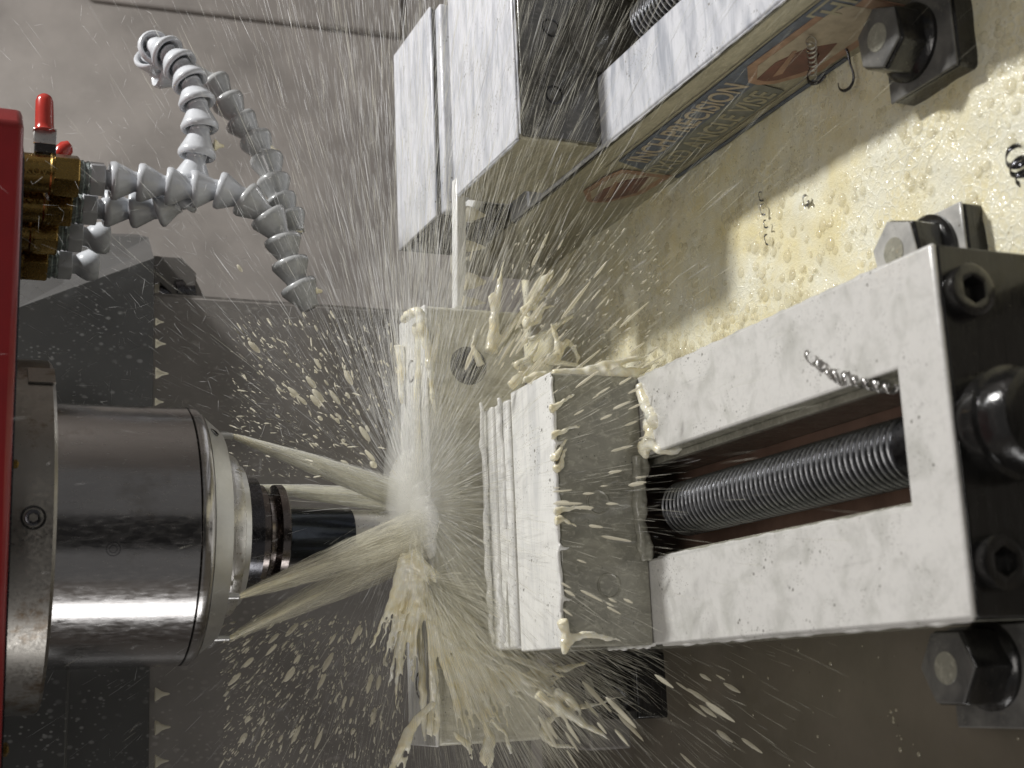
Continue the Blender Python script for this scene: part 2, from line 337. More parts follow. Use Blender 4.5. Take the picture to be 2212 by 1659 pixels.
# drips hanging from the lower edge of the dark cover
dm = MB().lathe([(0, .04), (-.0, .62), (-.25, .5), (-.55, .27), (-.9, .14), (-1.15, .10), (-1.3, .03)], 10)
dr0 = dm.obj('hanging_drip', M['drop'], smooth=True)
tag(dr0, 'small cream drip hanging from the straight lower edge of the dark speckled cover', 'drip', 'drips along the lower edge of the dark cover')
for i, (u, v, s) in enumerate(((338, 695, .5), (338, 742, .6), (338, 806, .75), (337, 868, .5), (337, 1500, .8), (337, 1572, .85), (337, 1645, .75))):
    o = dr0 if i == 0 else copy_tree(dr0); o.location = at(u-2, v, 'y', yc+.1); o.scale = (s, .6*s, s)
# ------------------------------------------------------------------ spindle
SX, SY = 7.62, 40.0
sp = thing('machine_spindle', 'large cylindrical steel milling spindle with stained flange under the red head', 'spindle', (SX, SY, 20))
MB().lathe([(17, 10.0), (11.5, 10.0), (11.32, 9.85), (11.3, 8)], 96).obj('flange', M['flange'], sp, smooth=True)
MB().lathe([(11.6, 7.6), (3.66, 7.6), (3.61, 7.54)], 96).obj('housing', M['spindle'], sp, smooth=True)
MB().lathe([(3.57, 7.54), (3.52, 7.61), (3.15, 7.61), (2.85, 7.4), (2.8, 7.3)], 96).obj('band', M['spindle'], sp, smooth=True)
MB().lathe([(2.8, 7.36), (2.7, 7.2), (1.75, 6.4), (1.6, 6.25), (1.57, 5.2)], 96).obj('nose_cap', M['nose'], sp, smooth=True)
MB().lathe([(1.6, 5.3), (1.25, 5.25), (1.15, 4.95), (.85, 4.9), (.6, 4.75), (.5, 4.4)], 80).obj('drive_ring', M['bright'], sp, smooth=True)
MB().lathe([(.6, 4.4), (.15, 4.2), (.1, 3.3)], 64).obj('seal_ring', M['nose'], sp, smooth=True)
def socket_screw(name, parent, loc, d, r, depth, m, mi, head=None):
    # ring-shaped head with a hex socket
    q = Vector(d).normalized().to_track_quat('Z', 'Y'); L = Vector(loc)
    mb = MB(); n = 24; vs = []; h = head or .05
    for rr, t in ((r, -depth), (r, h-.05*r), (r*.93, h), (r*.58, h), (r*.55, h-.02), (r*.55, -depth*.8)):
        for k in range(n):
            a = 2*math.pi*k/n; rad = rr
            if rr < r*.7:
                rad = rr*math.cos(math.pi/6)/math.cos((a % (math.pi/3))-math.pi/6)
            vs.append(L + q @ Vector((rad*math.cos(a), rad*math.sin(a), t)))
    fs = [(j*n+k, j*n+(k+1) % n, (j+1)*n+(k+1) % n, (j+1)*n+k) for j in range(5) for k in range(n)] + [tuple(range(5*n, 6*n))]
    mb.add(vs, fs); o = mb.obj(name, m, parent, smooth=True); return o
# set screws / holes in flange and nose: placed on the cylinder where the photo shows them
def on_cyl(u, v, R):   # first hit of the pixel ray with the spindle cylinder of radius R (spindle-local)
    d = ray(u, v); o = CP - np.array([SX, SY, 20]); A = d[0]**2+d[1]**2; B = 2*(o[0]*d[0]+o[1]*d[1]); C2 = o[0]**2+o[1]**2-R*R
    tt = (-B-math.sqrt(max(0, B*B-4*A*C2)))/(2*A); return Vector(o+d*tt)
p = on_cyl(72, 1118, 10.0); nrm = Vector((p.x, p.y, 0)).normalized()
MB().lathe([(-.5, .62), (.02, .62), (.03, .5), (-.3, .46)], 24, p, nrm, cap=True).obj('screw_hole', M['black'], sp, smooth=True)
socket_screw('set_screw', sp, p - nrm*.02, nrm, .42, .3, M['darksteel'], None, .06)
p = on_cyl(463, 934, 6.9); nrm = Vector((p.x, p.y, -4)).normalized()
MB().lathe([(-.4, .3), (.04, .3), (.05, .22), (-.3, .2)], 18, p-nrm*.0, nrm).obj('nose_hole', M['black'], sp, smooth=True)
p = on_cyl(90, 812, 10.02)
MB().box(-.9, .9, -.06, .06, -.7, .7).obj('rust_patch', M['flange'], sp).matrix_local = Matrix.Translation(p) @ Vector((p.x, p.y, 0)).to_track_quat('Y', 'Z').to_matrix().to_4x4()
# engraved round mark on the housing
p = on_cyl(245, 1186, 7.6)
for rr, w in ((.36, .025), (.2, .02)):
    mb = MB(); n = 28
    for k in range(n):
        a0, a1 = 2*math.pi*k/n, 2*math.pi*(k+.7)/n
        pts = []
        for r_, a_ in ((rr-w, a0), (rr+w, a0), (rr+w, a1), (rr-w, a1)):
            ang = math.atan2(p.y, p.x) + r_*math.cos(a_)/7.6
            pts.append((7.61*math.cos(ang), 7.61*math.sin(ang), p.z + r_*math.sin(a_)))
        mb.add(pts, [(0,1,2,3)])
    mb.obj('engraved_mark', M['darksteel'], sp)
# coolant nozzles around the nose, each seen as a small boss
def ring_pt(u, v, R=5.9):
    return on_cyl(u, v, R)
NOZ = []
for (u, v, yb_) in ((503, 942, 39.6), (517, 1288, None), (496, 1378, None), (548, 1052, 43.5)):
    if yb_: NOZ.append(at(u, v, 'y', yb_))
    else: NOZ.append(on_cyl(u, v, 5.95) + Vector((SX, SY, 20)))
for P in NOZ:
    L = P - Vector((SX, SY, 20)); MB().lathe([(-.03, .13), (.05, .2), (max(.4, 1.75-L.z), .22)], 14, L, Vector((0, 0, 1))).obj('coolant_nozzle', M['nose'], sp, smooth=True)
# ------------------------------------------------------------------ tool holder and cutter
th = thing('tool_holder', 'bronze-grey tool holder with grooved flange and dark shank, clamped in the spindle nose', 'tool holder', (SX, SY, 18))
MB().lathe([(2.2, 3.0), (1.15, 3.05), (.75, 3.05), (.65, 2.9), (.6, 2.5), (.25, 2.45), (.15, 2.6), (.02, 3.08), (-.1, 3.1), (-.42, 3.1), (-.5, 3.0), (-.55, 2.0)], 64).obj('grooved_flange', M['holder'], th, smooth=True)
MB().lathe([(2.1, 3.45), (1.2, 3.45), (1.15, 3.1)], 64).obj('collar', M['darksteel'], th, smooth=True)
MB().lathe([(-.5, 1.95), (-.8, 1.74), (-4.8, 1.66), (-4.9, 1.5)], 48).obj('shank', M['tool'], th, smooth=True)
MB().lathe([(-4.7, 1.6), (-4.9, 1.62), (-8.6, 1.55), (-9.2, 1.4), (-9.3, 1.2)], 40).obj('cutter', M['bright'], th, smooth=True)
# ------------------------------------------------------------------ red head
HY = 28.0; hz = at(46, 900, 'y', HY).z
rh = thing('red_housing', 'glossy red painted machine head housing at the left edge of the photo', 'machine housing', (8, HY, hz))
xr = at(40, 246, 'y', HY+2.3).x - 8 + .25
MB().prism([(-30, 0), (xr-1.7, 0), (xr, 2.2), (xr, 30), (-30, 30)], 'z', .35, 30).obj('painted_cover', M['red'], rh, bevel=.35)
MB().prism([(-29, 1.5), (xr-3, 1.5), (xr-1.5, 3.5), (xr-1.5, 28), (-29, 28)], 'z', .2, .5).obj('underside_plate', M['darksteel'], rh)
for (u, v) in ((44, 1005), (36, 1618)):
    p = at(u, v, 'y', 30.5); MB().lathe([(-.9, .28), (-.2, .34), (.1, .34), (.2, .2)], 6, (p.x-8, 2.5, .1), (0, 0, -1)).obj('screw', M['brass'], rh)
bl = thing('mounting_block', 'dark spattered steel block under the red head at the bottom left corner', 'block', (-6, 46, 22))
a = at(150, 1470, 'y', 46); b = at(152, 1660, 'y', 46)
MB().box(-16, a.x+6-.3+1.2, 0, 6, a.z-22, 16).obj('block', M['cover'], bl, bevel=.2)
# ------------------------------------------------------------------ ball valves and hoses
def axis_pts(uv, z): return at(uv[0], uv[1], 'z', z)
ze = at(228, 390, 'y', 47).z
ends = [(226, 388), (209, 452), (178, 511), (155, 570)]
vl = ['brass ball valve with red lever under the red head, uppermost of the four', 'brass ball valve second from the top of the photo, feeding the rear hose',
      'dark wet brass ball valve third from the top, ending in a short grey stub', 'blackened brass ball valve lowest of the four, ending in a short grey stub']
VP = []
def build_valve():
    v = thing('ball_valve', vl[0], 'ball valve', (0,0,0), (0,0,0), 'ball valves under the red head')
    MB().lathe([(9, .9), (6.9, .9), (6.8, 1.22), (6.3, 1.3), (6.25, 1.15), (3.2, 1.15), (3.1, 1.25), (2.95, 1.25)], 28).obj('body', M['brass'], v, smooth=True)
    MB().lathe([(3.0, 1.28), (2.95, 1.34), (1.6, 1.34), (1.5, 1.25)], 6).obj('hex_end', M['brass'], v, bevel=.07)
    MB().lathe([(1.55, .98), (1.3, 1.05), (1.2, .93), (1.0, 1.02), (.85, .95)], 18).obj('thread_tape', M['tape'], v, smooth=True)
    text_obj('cast_lettering', 'KOV', .62, M['brass'], v, (-.55, -1.17, 4.6), (0, 0, -1), (1, 0, 0), .03)
    return v
def build_adapter(stub):
    v = thing('hose_adapter', '', 'hose adapter', (0,0,0))
    MB().lathe([(.95, .95), (.9, 1.08), (.1, 1.08), (0, 1.0)], 6).obj('hex_nut', M['nutgrey'], v, bevel=.06)
    if stub:
        MB().lathe([(.1, .62), (-.25, .62), (-.5, .8), (-.95, 1.02), (-1.45, 1.0), (-1.65, .85), (-1.7, .3)], 26).obj('ball_end', M['hose'], v, smooth=True)
    else:
        MB().lathe([(.1, .62), (-.3, .62), (-.5, .8), (-.8, .9), (-1.2, .8)], 24).obj('ball_end', M['nutgrey'], v, smooth=True)
    return v
v0 = None
for i, e in enumerate(ends):
    P = at(e[0], e[1], 'y', (47, 49.5, 52, 54.5)[i])
    if v0 is None: v = v0 = build_valve()
    else: v = copy_tree(v0)
    v.location = P; v.scale = (1.1,)*3; v['label'] = vl[i]; VP.append(P)
    v.rotation_euler = (0, 0, (0, .1, -.1, .15)[i])
ad = ['grey hexagonal hose nut on the uppermost valve, leading to the front hose', 'grey hexagonal hose nut on the second valve, leading to the rear looping hose',
      'pale grey nut and short ball stub capping the third valve', 'pale grey nut and short ball stub capping the lowest valve']
A0 = build_adapter(False); A2 = build_adapter(True)
for i, P in enumerate(VP):
    v = A0 if i == 0 else A2 if i == 2 else copy_tree(A0 if i == 1 else A2); v.location = P; v.scale = (1.1,)*3; v['label'] = ad[i]; v['group'] = 'hose adapters on the ball valves'
# levers (parts of valve 1 and 2)
def grip(pts, w, th_, parent, name, m):
    mb = MB(); vs = []
    mb.tube(pts, w, 16); o = mb.obj(name, m, parent, smooth=True); return o
V1 = [o for o in bpy.data.objects if o.get('label') == vl[0]][0]; V2 = [o for o in bpy.data.objects if o.get('label') == vl[1]][0]
L = lambda u, v, y: (at(u, v, 'y', y) - VP[0])/1.1
yv = VP[0].y
MB().tube([L(97, 348, yv), L(97, 322, yv), L(97, 312, yv)], [.45, .42, .4], 12).obj('stem', M['black'], V1, smooth=True)
g = [L(97, y_, yv-.1) for y_ in (314, 300, 286, 282)]
MB().box(-.66, .66, -.14, .14, 0, 1.0).obj('lever', M['bright'], V1, bevel=.05).matrix_local = Matrix.Translation(L(97, 312, yv-.4)) @ Euler((0, math.pi/2, 0)).to_matrix().to_4x4()
MB().box(-.62, .62, -.3, .5, 0, .8).obj('lever_clamp', M['black'], V1, bevel=.08).matrix_local = Matrix.Translation(L(97, 335, yv-.2)) @ Euler((0, math.pi/2, 0)).to_matrix().to_4x4()
pts = [(284, .66), (280, .58), (270, .55), (240, .54), (220, .52), (210, .42), (205, .25), (203, .05)]
MB().tube([L(96, v_, yv-.4) for v_, r in pts], [r for v_, r in pts], 16).obj('red_grip', M['redgrip'], V1, smooth=True).scale = (1, 1, 1)
L2 = lambda u, v, y: (at(u, v, 'y', y) - VP[1])/1.1; y2 = VP[1].y
MB().tube([L2(112, 342, y2), L2(122, 336, y2), L2(132, 325, y2), L2(143, 316, y2), L2(152, 312, y2), L2(157, 311, y2)], [.2, .38, .5, .52, .42, .1], 14).obj('red_grip', M['redgrip'], V2, smooth=True)
# segmented hoses
def seg_mesh():
    mb = MB().lathe([(-.18, .50), (0, .60), (.18, .60), (.2, .60)], 22, cap=False)
    mb.lathe([(.95, .62), (.55, .70), (.22, .80), (.06, .90), (.02, 1.0), (.12, 1.10), (.42, 1.12), (.55, 1.07), (1.55, .68), (1.75, .60), (2.15, .56), (2.2, .3)], 22, cap=False)
    me = bpy.data.meshes.new('segment'); me.from_pydata(mb.v, [], mb.f); me.materials.append(M['hose'])
    me.polygons.foreach_set('use_smooth', [True]*len(me.polygons)); me.set_sharp_from_angle(angle=math.radians(50)); return me
SEG = seg_mesh(); SEG2 = SEG.copy(); SEG2.materials[0] = M['dirtyhose']
def hose(label, pts, ys, mesh_for, scale=1.0):
    P = [at(u, v, 'y', y) for (u, v), y in zip(pts, ys)]
    h = thing('coolant_hose', label, 'coolant hose', P[0]); 
    for i in range(len(P)-1):
        d = P[i+1]-P[i]; o = bpy.data.objects.new('segment', mesh_for(i)); COL.objects.link(o); o.parent = h
        k = d.length/1.95
        o.matrix_local = Matrix.LocRotScale(P[i]-P[0], d.to_track_quat('Z', 'Y'), Vector((scale, scale, k)))
    return h, P
y1 = VP[0].y; 
ptsA = [(236, 390), (296, 393), (357, 401), (412, 408), (468, 409), (524, 426), (574, 462), (608, 512), (624, 562), (641, 612), (668, 662)]
hA, PA = hose('front grey segmented coolant hose running from the uppermost valve to a free tip', ptsA,
    [y1, y1, y1-.2, y1-.4, y1-.6, y1-.8, y1-1, y1-1, y1-1, y1-1, y1-1], lambda i: SEG if i < 5 else SEG2, 1.17)
tip = at(672, 636, 'y', y1-1.4)
yb = VP[1].y
ptsB = [(222, 449), (282, 452), (338, 452), (384, 440), (412, 398), (424, 342), (432, 283), (428, 228), (414, 182), (393, 146), (366, 118), (338, 100)]
hB, PB = hose('light grey segmented coolant hose rising from the second valve into the top of the loop', ptsB,
    [yb, yb, yb-.5, yb-1, yb-1.6, yb-2, yb-2.2, yb-2.2, yb-2, yb-1.6, yb-1, yb-.2], lambda i: SEG, 1.17)
# continuation of the same hose: over the top of the loop and down behind
ptsC = [(338, 100), (324, 118), (338, 152), (400, 168), (458, 176), (488, 214), (515, 256), (548, 296), (574, 340), (589, 386), (603, 430), (622, 466), (640, 500)]
ysC = [yb-.2, yb+1.5, yb+2.6, yb+3, yb+2.6, yb+2.3, yb+2, yb+1.8, yb+1.4, yb+1, yb+.7, yb+.4, yb+.1]
P = [at(u, v, 'y', y) for (u, v), y in zip(ptsC, ysC)]
for i in range(len(P)-1):
    d = P[i+1]-P[i]; o = bpy.data.objects.new('segment', SEG if i < 3 else SEG2); COL.objects.link(o); o.parent = hB
    o.matrix_local = Matrix.LocRotScale(P[i]-PB[0], d.to_track_quat('Z', 'Y'), Vector((1.12, 1.12, d.length/1.95)))
hB['label'] = 'rear grey segmented coolant hose looping high, then dropping behind the front hose'
# drips on hoses (cream bulbs pointing down)
for hh, PP0, lst in ((hA, PA[0], ((697, 628, y1-1.2, .55), (690, 655, y1-1, .3))), (hB, PB[0], ((486, 314, yb-2.2, .5), (604, 325, yb+1.4, .55), (630, 440, yb+.4, .5), (657, 498, yb, .5)))):
    for (u, v, y, s) in lst:
        c = at(u-20, v, 'y', y) - PP0; s *= .8
        MB().lathe([(.5*s, .1*s), (.3*s, 1.1*s), (-.2*s, .9*s), (-.7*s, .42*s), (-1.1*s, .34*s), (-1.35*s, .28*s), (-1.5*s, .06*s)], 14, c).obj('drip', M['cream'], hh, smooth=True)
# ------------------------------------------------------------------ vises
HW = 15.2
def vise(x0, label, wide):
    V = thing('machine_vise', label, 'vise', (x0, 0, ZT))
    z = lambda h: h - ZT
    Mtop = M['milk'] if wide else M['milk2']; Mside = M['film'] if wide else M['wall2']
    def P(name, m, b, mat, bev=.12): return b.obj(name, mat, V, bevel=bev)
    xi0, xi1 = 4.72, 10.55
    # bed: two rails, each a milk-coated top slab on a film-covered wall
    for a, b in ((0, xi0), (xi1, HW)):
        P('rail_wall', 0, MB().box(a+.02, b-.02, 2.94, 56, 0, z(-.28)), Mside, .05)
    if not wide: MB().box(-.07, .02, .2, 43, z(-.42), z(-.2)).obj('edge_line', M['black'], V, bevel=.03)
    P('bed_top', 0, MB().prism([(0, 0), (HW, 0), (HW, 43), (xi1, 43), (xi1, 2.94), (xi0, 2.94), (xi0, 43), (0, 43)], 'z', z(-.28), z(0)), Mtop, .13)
    P('front_block', 0, MB().box(.03, HW-.03, .03, 2.9, 0, z(-.28)), M['black'], .12)
    P('bed_floor', 0, MB().box(xi0, xi1, 2.9, 43, 0, z(-5.6)), M['bed'], 0)
    for a in (xi0-.02, xi1-.35): P('guide_lip', 0, MB().box(a, a+.37, 2.94, 43, z(-1.5), z(-1.05)), Mside, .05)
    # lead screw: real thread ridges
    pitch = .44; y = 5.5; tb = MB(); k = 0
    MB().lathe([(3.0, 1.62), (5.0, 1.62), (5.15, 1.48), (26, 1.48)], 40, (7.63, 0, z(-2.75)), (0, 1, 0)).obj('lead_screw', M['screw'], V, smooth=True)
    while y < 26: tb.lathe([(y, 1.44), (y+.03, 1.55), (y+.07, 1.58), (y+.11, 1.55), (y+.14, 1.44)], 40, (7.63, 0, z(-2.75)), (0, 1, 0), cap=False); y += pitch
    tb.v = [(a, b + (a-7.63)/1.5*.11, c) for a, b, c in tb.v]
    tb.obj('screw_thread', M['crest'], V, smooth=True)
    # moving jaw
    jy0, jy1 = 25.5, 36.7
    P('moving_jaw', 0, MB().box(.0, HW, jy0, jy0+6.0 if wide else 39.7-.0, z(.02), z(5.45)) if wide else MB().box(0, HW, 28.5, 39.6, z(1.4), z(5.45)), M['film'] if wide else M['wall2'], .15)
    if wide:
        P('jaw_top_coating', 0, MB().box(-.02, HW+.02, jy0-.02, jy0+5.7, z(5.45), z(5.62)), M['milkrun'], .1)
        P('jaw_groove', 0, MB().box(.3, HW-.3, jy0+5.9, jy0+6.9, z(.1), z(4.9)), M['film'], .1)
        P('soft_jaw', 0, MB().box(.2, HW-.1, jy0+6.9, jy1+.3, z(.1), z(5.35)), M['milkrun'], .2)
        P('jaw_ridge', 0, MB().box(.25, HW-.2, jy0+8.8, jy0+9.3, z(5.3), z(5.6)), M['milkrun'], .1)
        for (u, v) in ((1316, 1265), (1292, 1085)):
            p = at(u, v, 'y', jy0); L = Vector((p.x-x0, jy0, p.z-ZT))
            MB().lathe([(-.2, .72), (.05, .72), (.07, .66), (.0, .58), (-.15, .55)], 24, L, (0, -1, 0)).obj('jaw_plug', M['film'], V, smooth=True)
    else:
        P('jaw_top_coating', 0, MB().box(-.02, HW+.02, 28.48, 39.0, z(5.45), z(5.62)), M['milk2'], .1)
        P('jaw_lip', 0, MB().box(-.1, HW, 39.0, 39.75, z(4.6), z(5.5)), M['milk2'], .12)
        P('jaw_front_face', 0, MB().box(0.1, HW-.1, 28.2, 28.5, z(.05), z(5.3)), M['jaw2'], .1)
        P('jaw_slide', 0, MB().box(.15, HW, 28.8, 37.2, z(.02), z(1.4)), M['wall2'], .05)
        for (u, v) in ((1197, 205), (1190, 60)):
            p = at(u, v, 'y', 28.2); L = Vector((p.x-x0, 28.2, p.z-ZT))
            MB().lathe([(-.25, .62), (.03, .62), (.05, .5), (-.2, .46)], 24, L, (0, -1, 0)).obj('screw_hole', M['black'], V, smooth=True)
        # low dome where the screw enters the jaw
        p = at(1325, 110, 'y', 28.2)
        MB().lathe([(-.2, 2.9), (.3, 2.9), (.6, 2.5), (.7, 1.6)], 32, (7.6, 28.2, z(-.9)), (0, -1, 0)).obj('screw_bushing', M['jaw2'], V, smooth=True)
    # fixed jaw behind
    P('fixed_jaw', 0, MB().box(0, HW+.8, 43.2, 51.5, z(-.1), z(5.4)), M['film'] if wide else M['jaw2'], .15)
    P('fixed_jaw_top', 0, MB().box(-.02, HW+.82, 43.15, 51.55, z(5.4), z(5.6)), Mtop, .1)
    if wide:
        X0, X1 = -5.3-x0, 22.3-x0
        pl = P('wide_jaw_plate', 0, MB().box(X0, X1, 38, 43, z(1.55), z(8.35)), M['platefilm'], .2)
        bm = MB(); n = 60   # coolant skin flowing over the top: uneven outline
        for i in range(n):
            a, b = X0+(X1-X0)*i/n, X0+(X1-X0)*(i+1)/n
            y0 = 38-.06-.10*math.sin(i*.9)*math.sin(i*.23)
            bm.box(a, b+.001, y0, 43.05+.12*math.sin(i*1.7), z(8.3), z(8.52+.05*math.sin(i*.7)))
        sk = MB().box(X0-.05, X1+.05, 37.93, 43.08, z(8.33), z(8.55)).obj('plate_top_coating', M['milkrun'], V, bevel=.1)
        for (u, v) in ((1012, 790), (1042, 1470)):
            p = at(u, v, 'y', 38); L = Vector((p.x-x0, 38, p.z-ZT))
            MB().lathe([(-.3, 1.5), (.03, 1.5), (.06, 1.4), (.02, 1.28), (-.25, 1.22)], 36, L, (0, -1, 0)).obj('counterbore', M['platefilm'], V, smooth=True)
            MB().lathe([(-.1, 1.27), (.012, 1.27)], 36, L, (0, -1, 0)).obj('recess_shade_disc', M['jaw2'], V)  # flat dark disc stands in for the shade inside the counterbore
            socket_screw('cap_screw', V, L+Vector((0, -.0, 0)), (0, -1, 0), .95, .3, M['darksteel'], None, .1)
        for (u, v, w) in ((889, 802, .75), (908, 1480, .85)):
            p = at(u, v, 'z', 8.55); L = Vector((p.x-x0, p.y, 8.55-ZT))
            MB().lathe([(-.2, w), (.03, w), (.05, w*.86), (-.15, w*.8)], 24, L, (0, 0, 1)).obj('dowel_hole', M['black'], V, smooth=True)
    else:
        P('fixed_jaw_lip', 0, MB().box(.1, HW+.6, 42.1, 43.15, z(4.4), z(5.2)), M['milk2'], .15)
        P('fixed_jaw_plate', 0, MB().box(1.3, HW+.5, 41.7, 43.2, z(0), z(4.4)), M['milk2'], .1)
    if wide:
        for (u, v) in ((2085, 632), (2152, 1215)):
            p = at(u, v, 'y', -.02); socket_screw('cap_screw', V, (p.x-x0, -.02, p.z-ZT), (0, -1, 0), 1.12, .5, M['black'], None, .55)
        p = at(2222, 905, 'y', -1.5); p.z += .3
        MB().lathe([(-.1, 2.35), (.9, 2.35), (1.0, 2.15), (1.9, 2.1), (2.3, 1.9), (2.5, 1.3)], 48, (p.x-x0, 0, p.z-ZT-.3), (0, -1, 0)).obj('screw_bearing_cap', M['black'], V, smooth=True)
        MB().blob((p.x-x0-1.2, -1.95, p.z-ZT+.9), (.42, .25, .3)).obj('cream_spot', M['drop'], V, smooth=True)
        for i in range(26):
            a = random.uniform(-2.2, 2.2); h = random.uniform(-1.2, 2.1); yy = -math.sqrt(max(0, 1))*.0
            if a*a+h*h > 3.4: continue
            MB().blob((p.x-x0+a, -2.28+.1*(a*a+h*h), p.z-ZT-.3+h), (random.uniform(.03, .16), .06, random.uniform(.03, .12)), 6, 4).obj('cream_spot', M['drop'], V, smooth=True)
    return V
v1 = vise(0, 'central steel milling vise under the spindle, flooded with cream coolant, with wide drilled jaw plate', True)
v2 = vise(30.4, 'second steel milling vise at the top right, lettering printed on its side wall', False)
def lip(V, x0, y0_, y1_, zc, r, m, seed, n=70, name='coolant_lip', ax='y'):
    rr = random.Random(seed); pts = []; rad = []
    for k in range(n+1):
        t_ = k/n; q_ = y0_+(y1_-y0_)*t_; ra = r*(.55+.9*abs(math.sin(k*.61+seed)*math.sin(k*.23))+.3*rr.random())
        pts.append((x0+rr.uniform(-.02, .02), q_, zc-ra*.4-ZT) if ax == 'y' else (q_, x0+rr.uniform(-.02, .02), zc-ra*.4-ZT)); rad.append(ra)
    o = MB().tube(pts, rad, 8).obj(name, m, V, smooth=True); sm = o.modifiers.new('soft', 'SMOOTH'); sm.factor = .5; sm.iterations = 2
lip(v1, -.02, .2, 25, -.22, .13, M['milk'], 1); lip(v1, 4.75, 3, 25, -.28, .10, M['milk'], 2); lip(v1, 15.2, 3, 25, -.2, .1, M['milk'], 3, 90)
lip(v1, -.0, 25.4, 31, .1, .14, M['milkrun'], 5, 30); lip(v2, -.03, 28.6, 39.5, 5.5, .09, M['milk2'], 4, 50); lip(v2, -.03, 2, 28, -.12, .06, M['milk2'], 6, 90)
lip(v2, 28.42, .2, 15, 5.45, .07, M['milk2'], 7, 50, ax='x')
# printing on the side of the second vise
xw = -.04; zz = lambda h: h - ZT
def wallpoly(name, pts, m, d=.03, lift=0):
    MB().prism(pts, 'x', xw-lift-d, xw-lift+.02).obj(name, m, v2)
def wp(u, v): p = at(u, v, 'x', 30.4); return (p.y, p.z-ZT)
wallpoly('blue_band', [(30, zz(-2.05)), (17.6, zz(-2.05)), (11.5, zz(-1.9)), (3, zz(-1.9)), (3, zz(-3.3)), (17.2, zz(-4.1)), (30.8, zz(-4.1))], M['blue'])
wallpoly('grey_blue_band', [(30.8, zz(-4.1)), (17.2, zz(-4.1)), (17.6, zz(-6.2)), (31.5, zz(-6.2))], M['greyblue'])
for h, w in ((-1.75, .07), (-6.45, .08), (-6.95, .28)):
    wallpoly('print_line', [(31.5, zz(h)), (3 if h > -2 else 13, zz(h)), (3 if h > -2 else 13, zz(h-w)), (31.5, zz(h-w))], M['letter2'] if w < .2 else M['blue'])
text_obj('lettering', 'INCH PRECISION', 2.15, M['letter'], v2, (xw-.05, 29.6, zz(-3.85)), (0, -1, 0), (0, 0, 1), .02, 12.0)
text_obj('lettering', 'FIXED ANGLE VISE', 2.1, M['letter2'], v2, (xw-.05, 31.2, zz(-5.95)), (0, -1, 0), (0, 0, 1), .02, 13.2)
def emblem(yA, yB, zt, zb_):
    ym = yA-.35
    out = [(yA, zz((zt+zb_)/2+.5)), (yA-.1, zz((zt+zb_)/2+1.2)), (yA-1.8, zz(zt+.2)), (yB+1.5, zz(zt)), (yB, zz(zt-.5)), (yB, zz(zb_)), (yA-2.5, zz(zb_+.3)), (yA-.4, zz((zt+zb_)/2-.3))]
    wallpoly('emblem_border', out, M['logoorange'], .03, .03)
    cy = sum(p[0] for p in out)/8; cz = sum(p[1] for p in out)/8
    inn = [(cy+(p[0]-cy)*.86, cz+(p[1]-cz)*.76) for p in out]
    wallpoly('emblem_field', inn, M['letter'], .03, .055)
    red = [inn[0], inn[1], (inn[0][0]-2.2, inn[1][1]+.2), (inn[0][0]-4.2, inn[0][1]+.1), (inn[0][0]-5.2, inn[7][1]-.5), (inn[0][0]-2.3, inn[6][1]), inn[7]]
    wallpoly('emblem_red', red, M['logored'], .03, .08)
    wallpoly('emblem_stripe', [(red[0][0]-.7, red[0][1]-.1), (red[0][0]-3.6, red[0][1]+.6), (red[0][0]-3.8, red[0][1]+.45), (red[0][0]-1.2, red[0][1]-.4)], M['logoorange'], .03, .10)
emblem(17.3, 7.0, -2.6, -6.9); emblem(37.3, 31.2, -2.4, -6.6)
b0, b1 = wp(1778, 40), wp(1868, 38)
wallpoly('box_frame', [(9.6, zz(-2.1)), (2, zz(-2.1)), (2, zz(-3.9)), (9.6, zz(-3.9))], M['letter2'], .02, .03)
wallpoly('box_field', [(9.35, zz(-2.25)), (2, zz(-2.25)), (2, zz(-3.75)), (9.35, zz(-3.75))], M['blue'], .02, .05)
text_obj('lettering', 'HR', 1.7, M['letter2'], v2, (xw-.09, 8.9, zz(-3.6)), (0, -1, 0), (0, 0, 1), .02, 2.4)
# ------------------------------------------------------------------ thin part and bar gripped in the second vise
tp = thing('thin_steel_part', 'thin white-coated strip clamped in the second vise, its pointed end sticking out', 'workpiece', (30, 40, -2))
zpt = 3.9; q = [at(u, v, 'z', zpt) for u, v in ((935, 300), (958, 300), (986, 445), (990, 497), (962, 520), (955, 470))]
MB().prism([(48-30, 39.9-40), (48-30, 41.9-40), (q[0].x-30, 41.9-40), (q[4].x-30, 41.9-40), (q[3].x-30+1.0, 39.9-40)], 'z', zpt+2-.6, zpt+2).obj('strip', M['thinplate'], tp, bevel=.12)
lb = thing('long_thin_bar', 'long narrow white-coated bar bridging from the second vise to the wide jaw plate', 'bar', (20, 39, 3))
a = at(985, 440, 'y', 39.9); b = at(1000, 662, 'y', 38.6)
pts = [a + (b-a)*k/8 for k in range(9)]
MB().prism([(a.x+1.5-20, a.z+.35-3), (b.x-20, b.z+.38-3), (b.x-20, b.z-.38-3), (a.x+1.5-20, a.z-.35-3)], 'y', -.2, .7).obj('bar', M['thinplate'], lb, bevel=.1)
for i, (k, s) in enumerate(((.12, .75), (.42, .55), (.74, .85), (.93, .45))):
    c = a + (b-a)*k - Vector((20, 39, 3)); MB().lathe([(0, .5*s), (-.3, .75*s), (-.8, .6*s), (-1.3, .3*s), (-1.7, .08*s)], 12, (c.x, .2, c.z-.2)).obj('drip', M['drop'], lb, smooth=True)
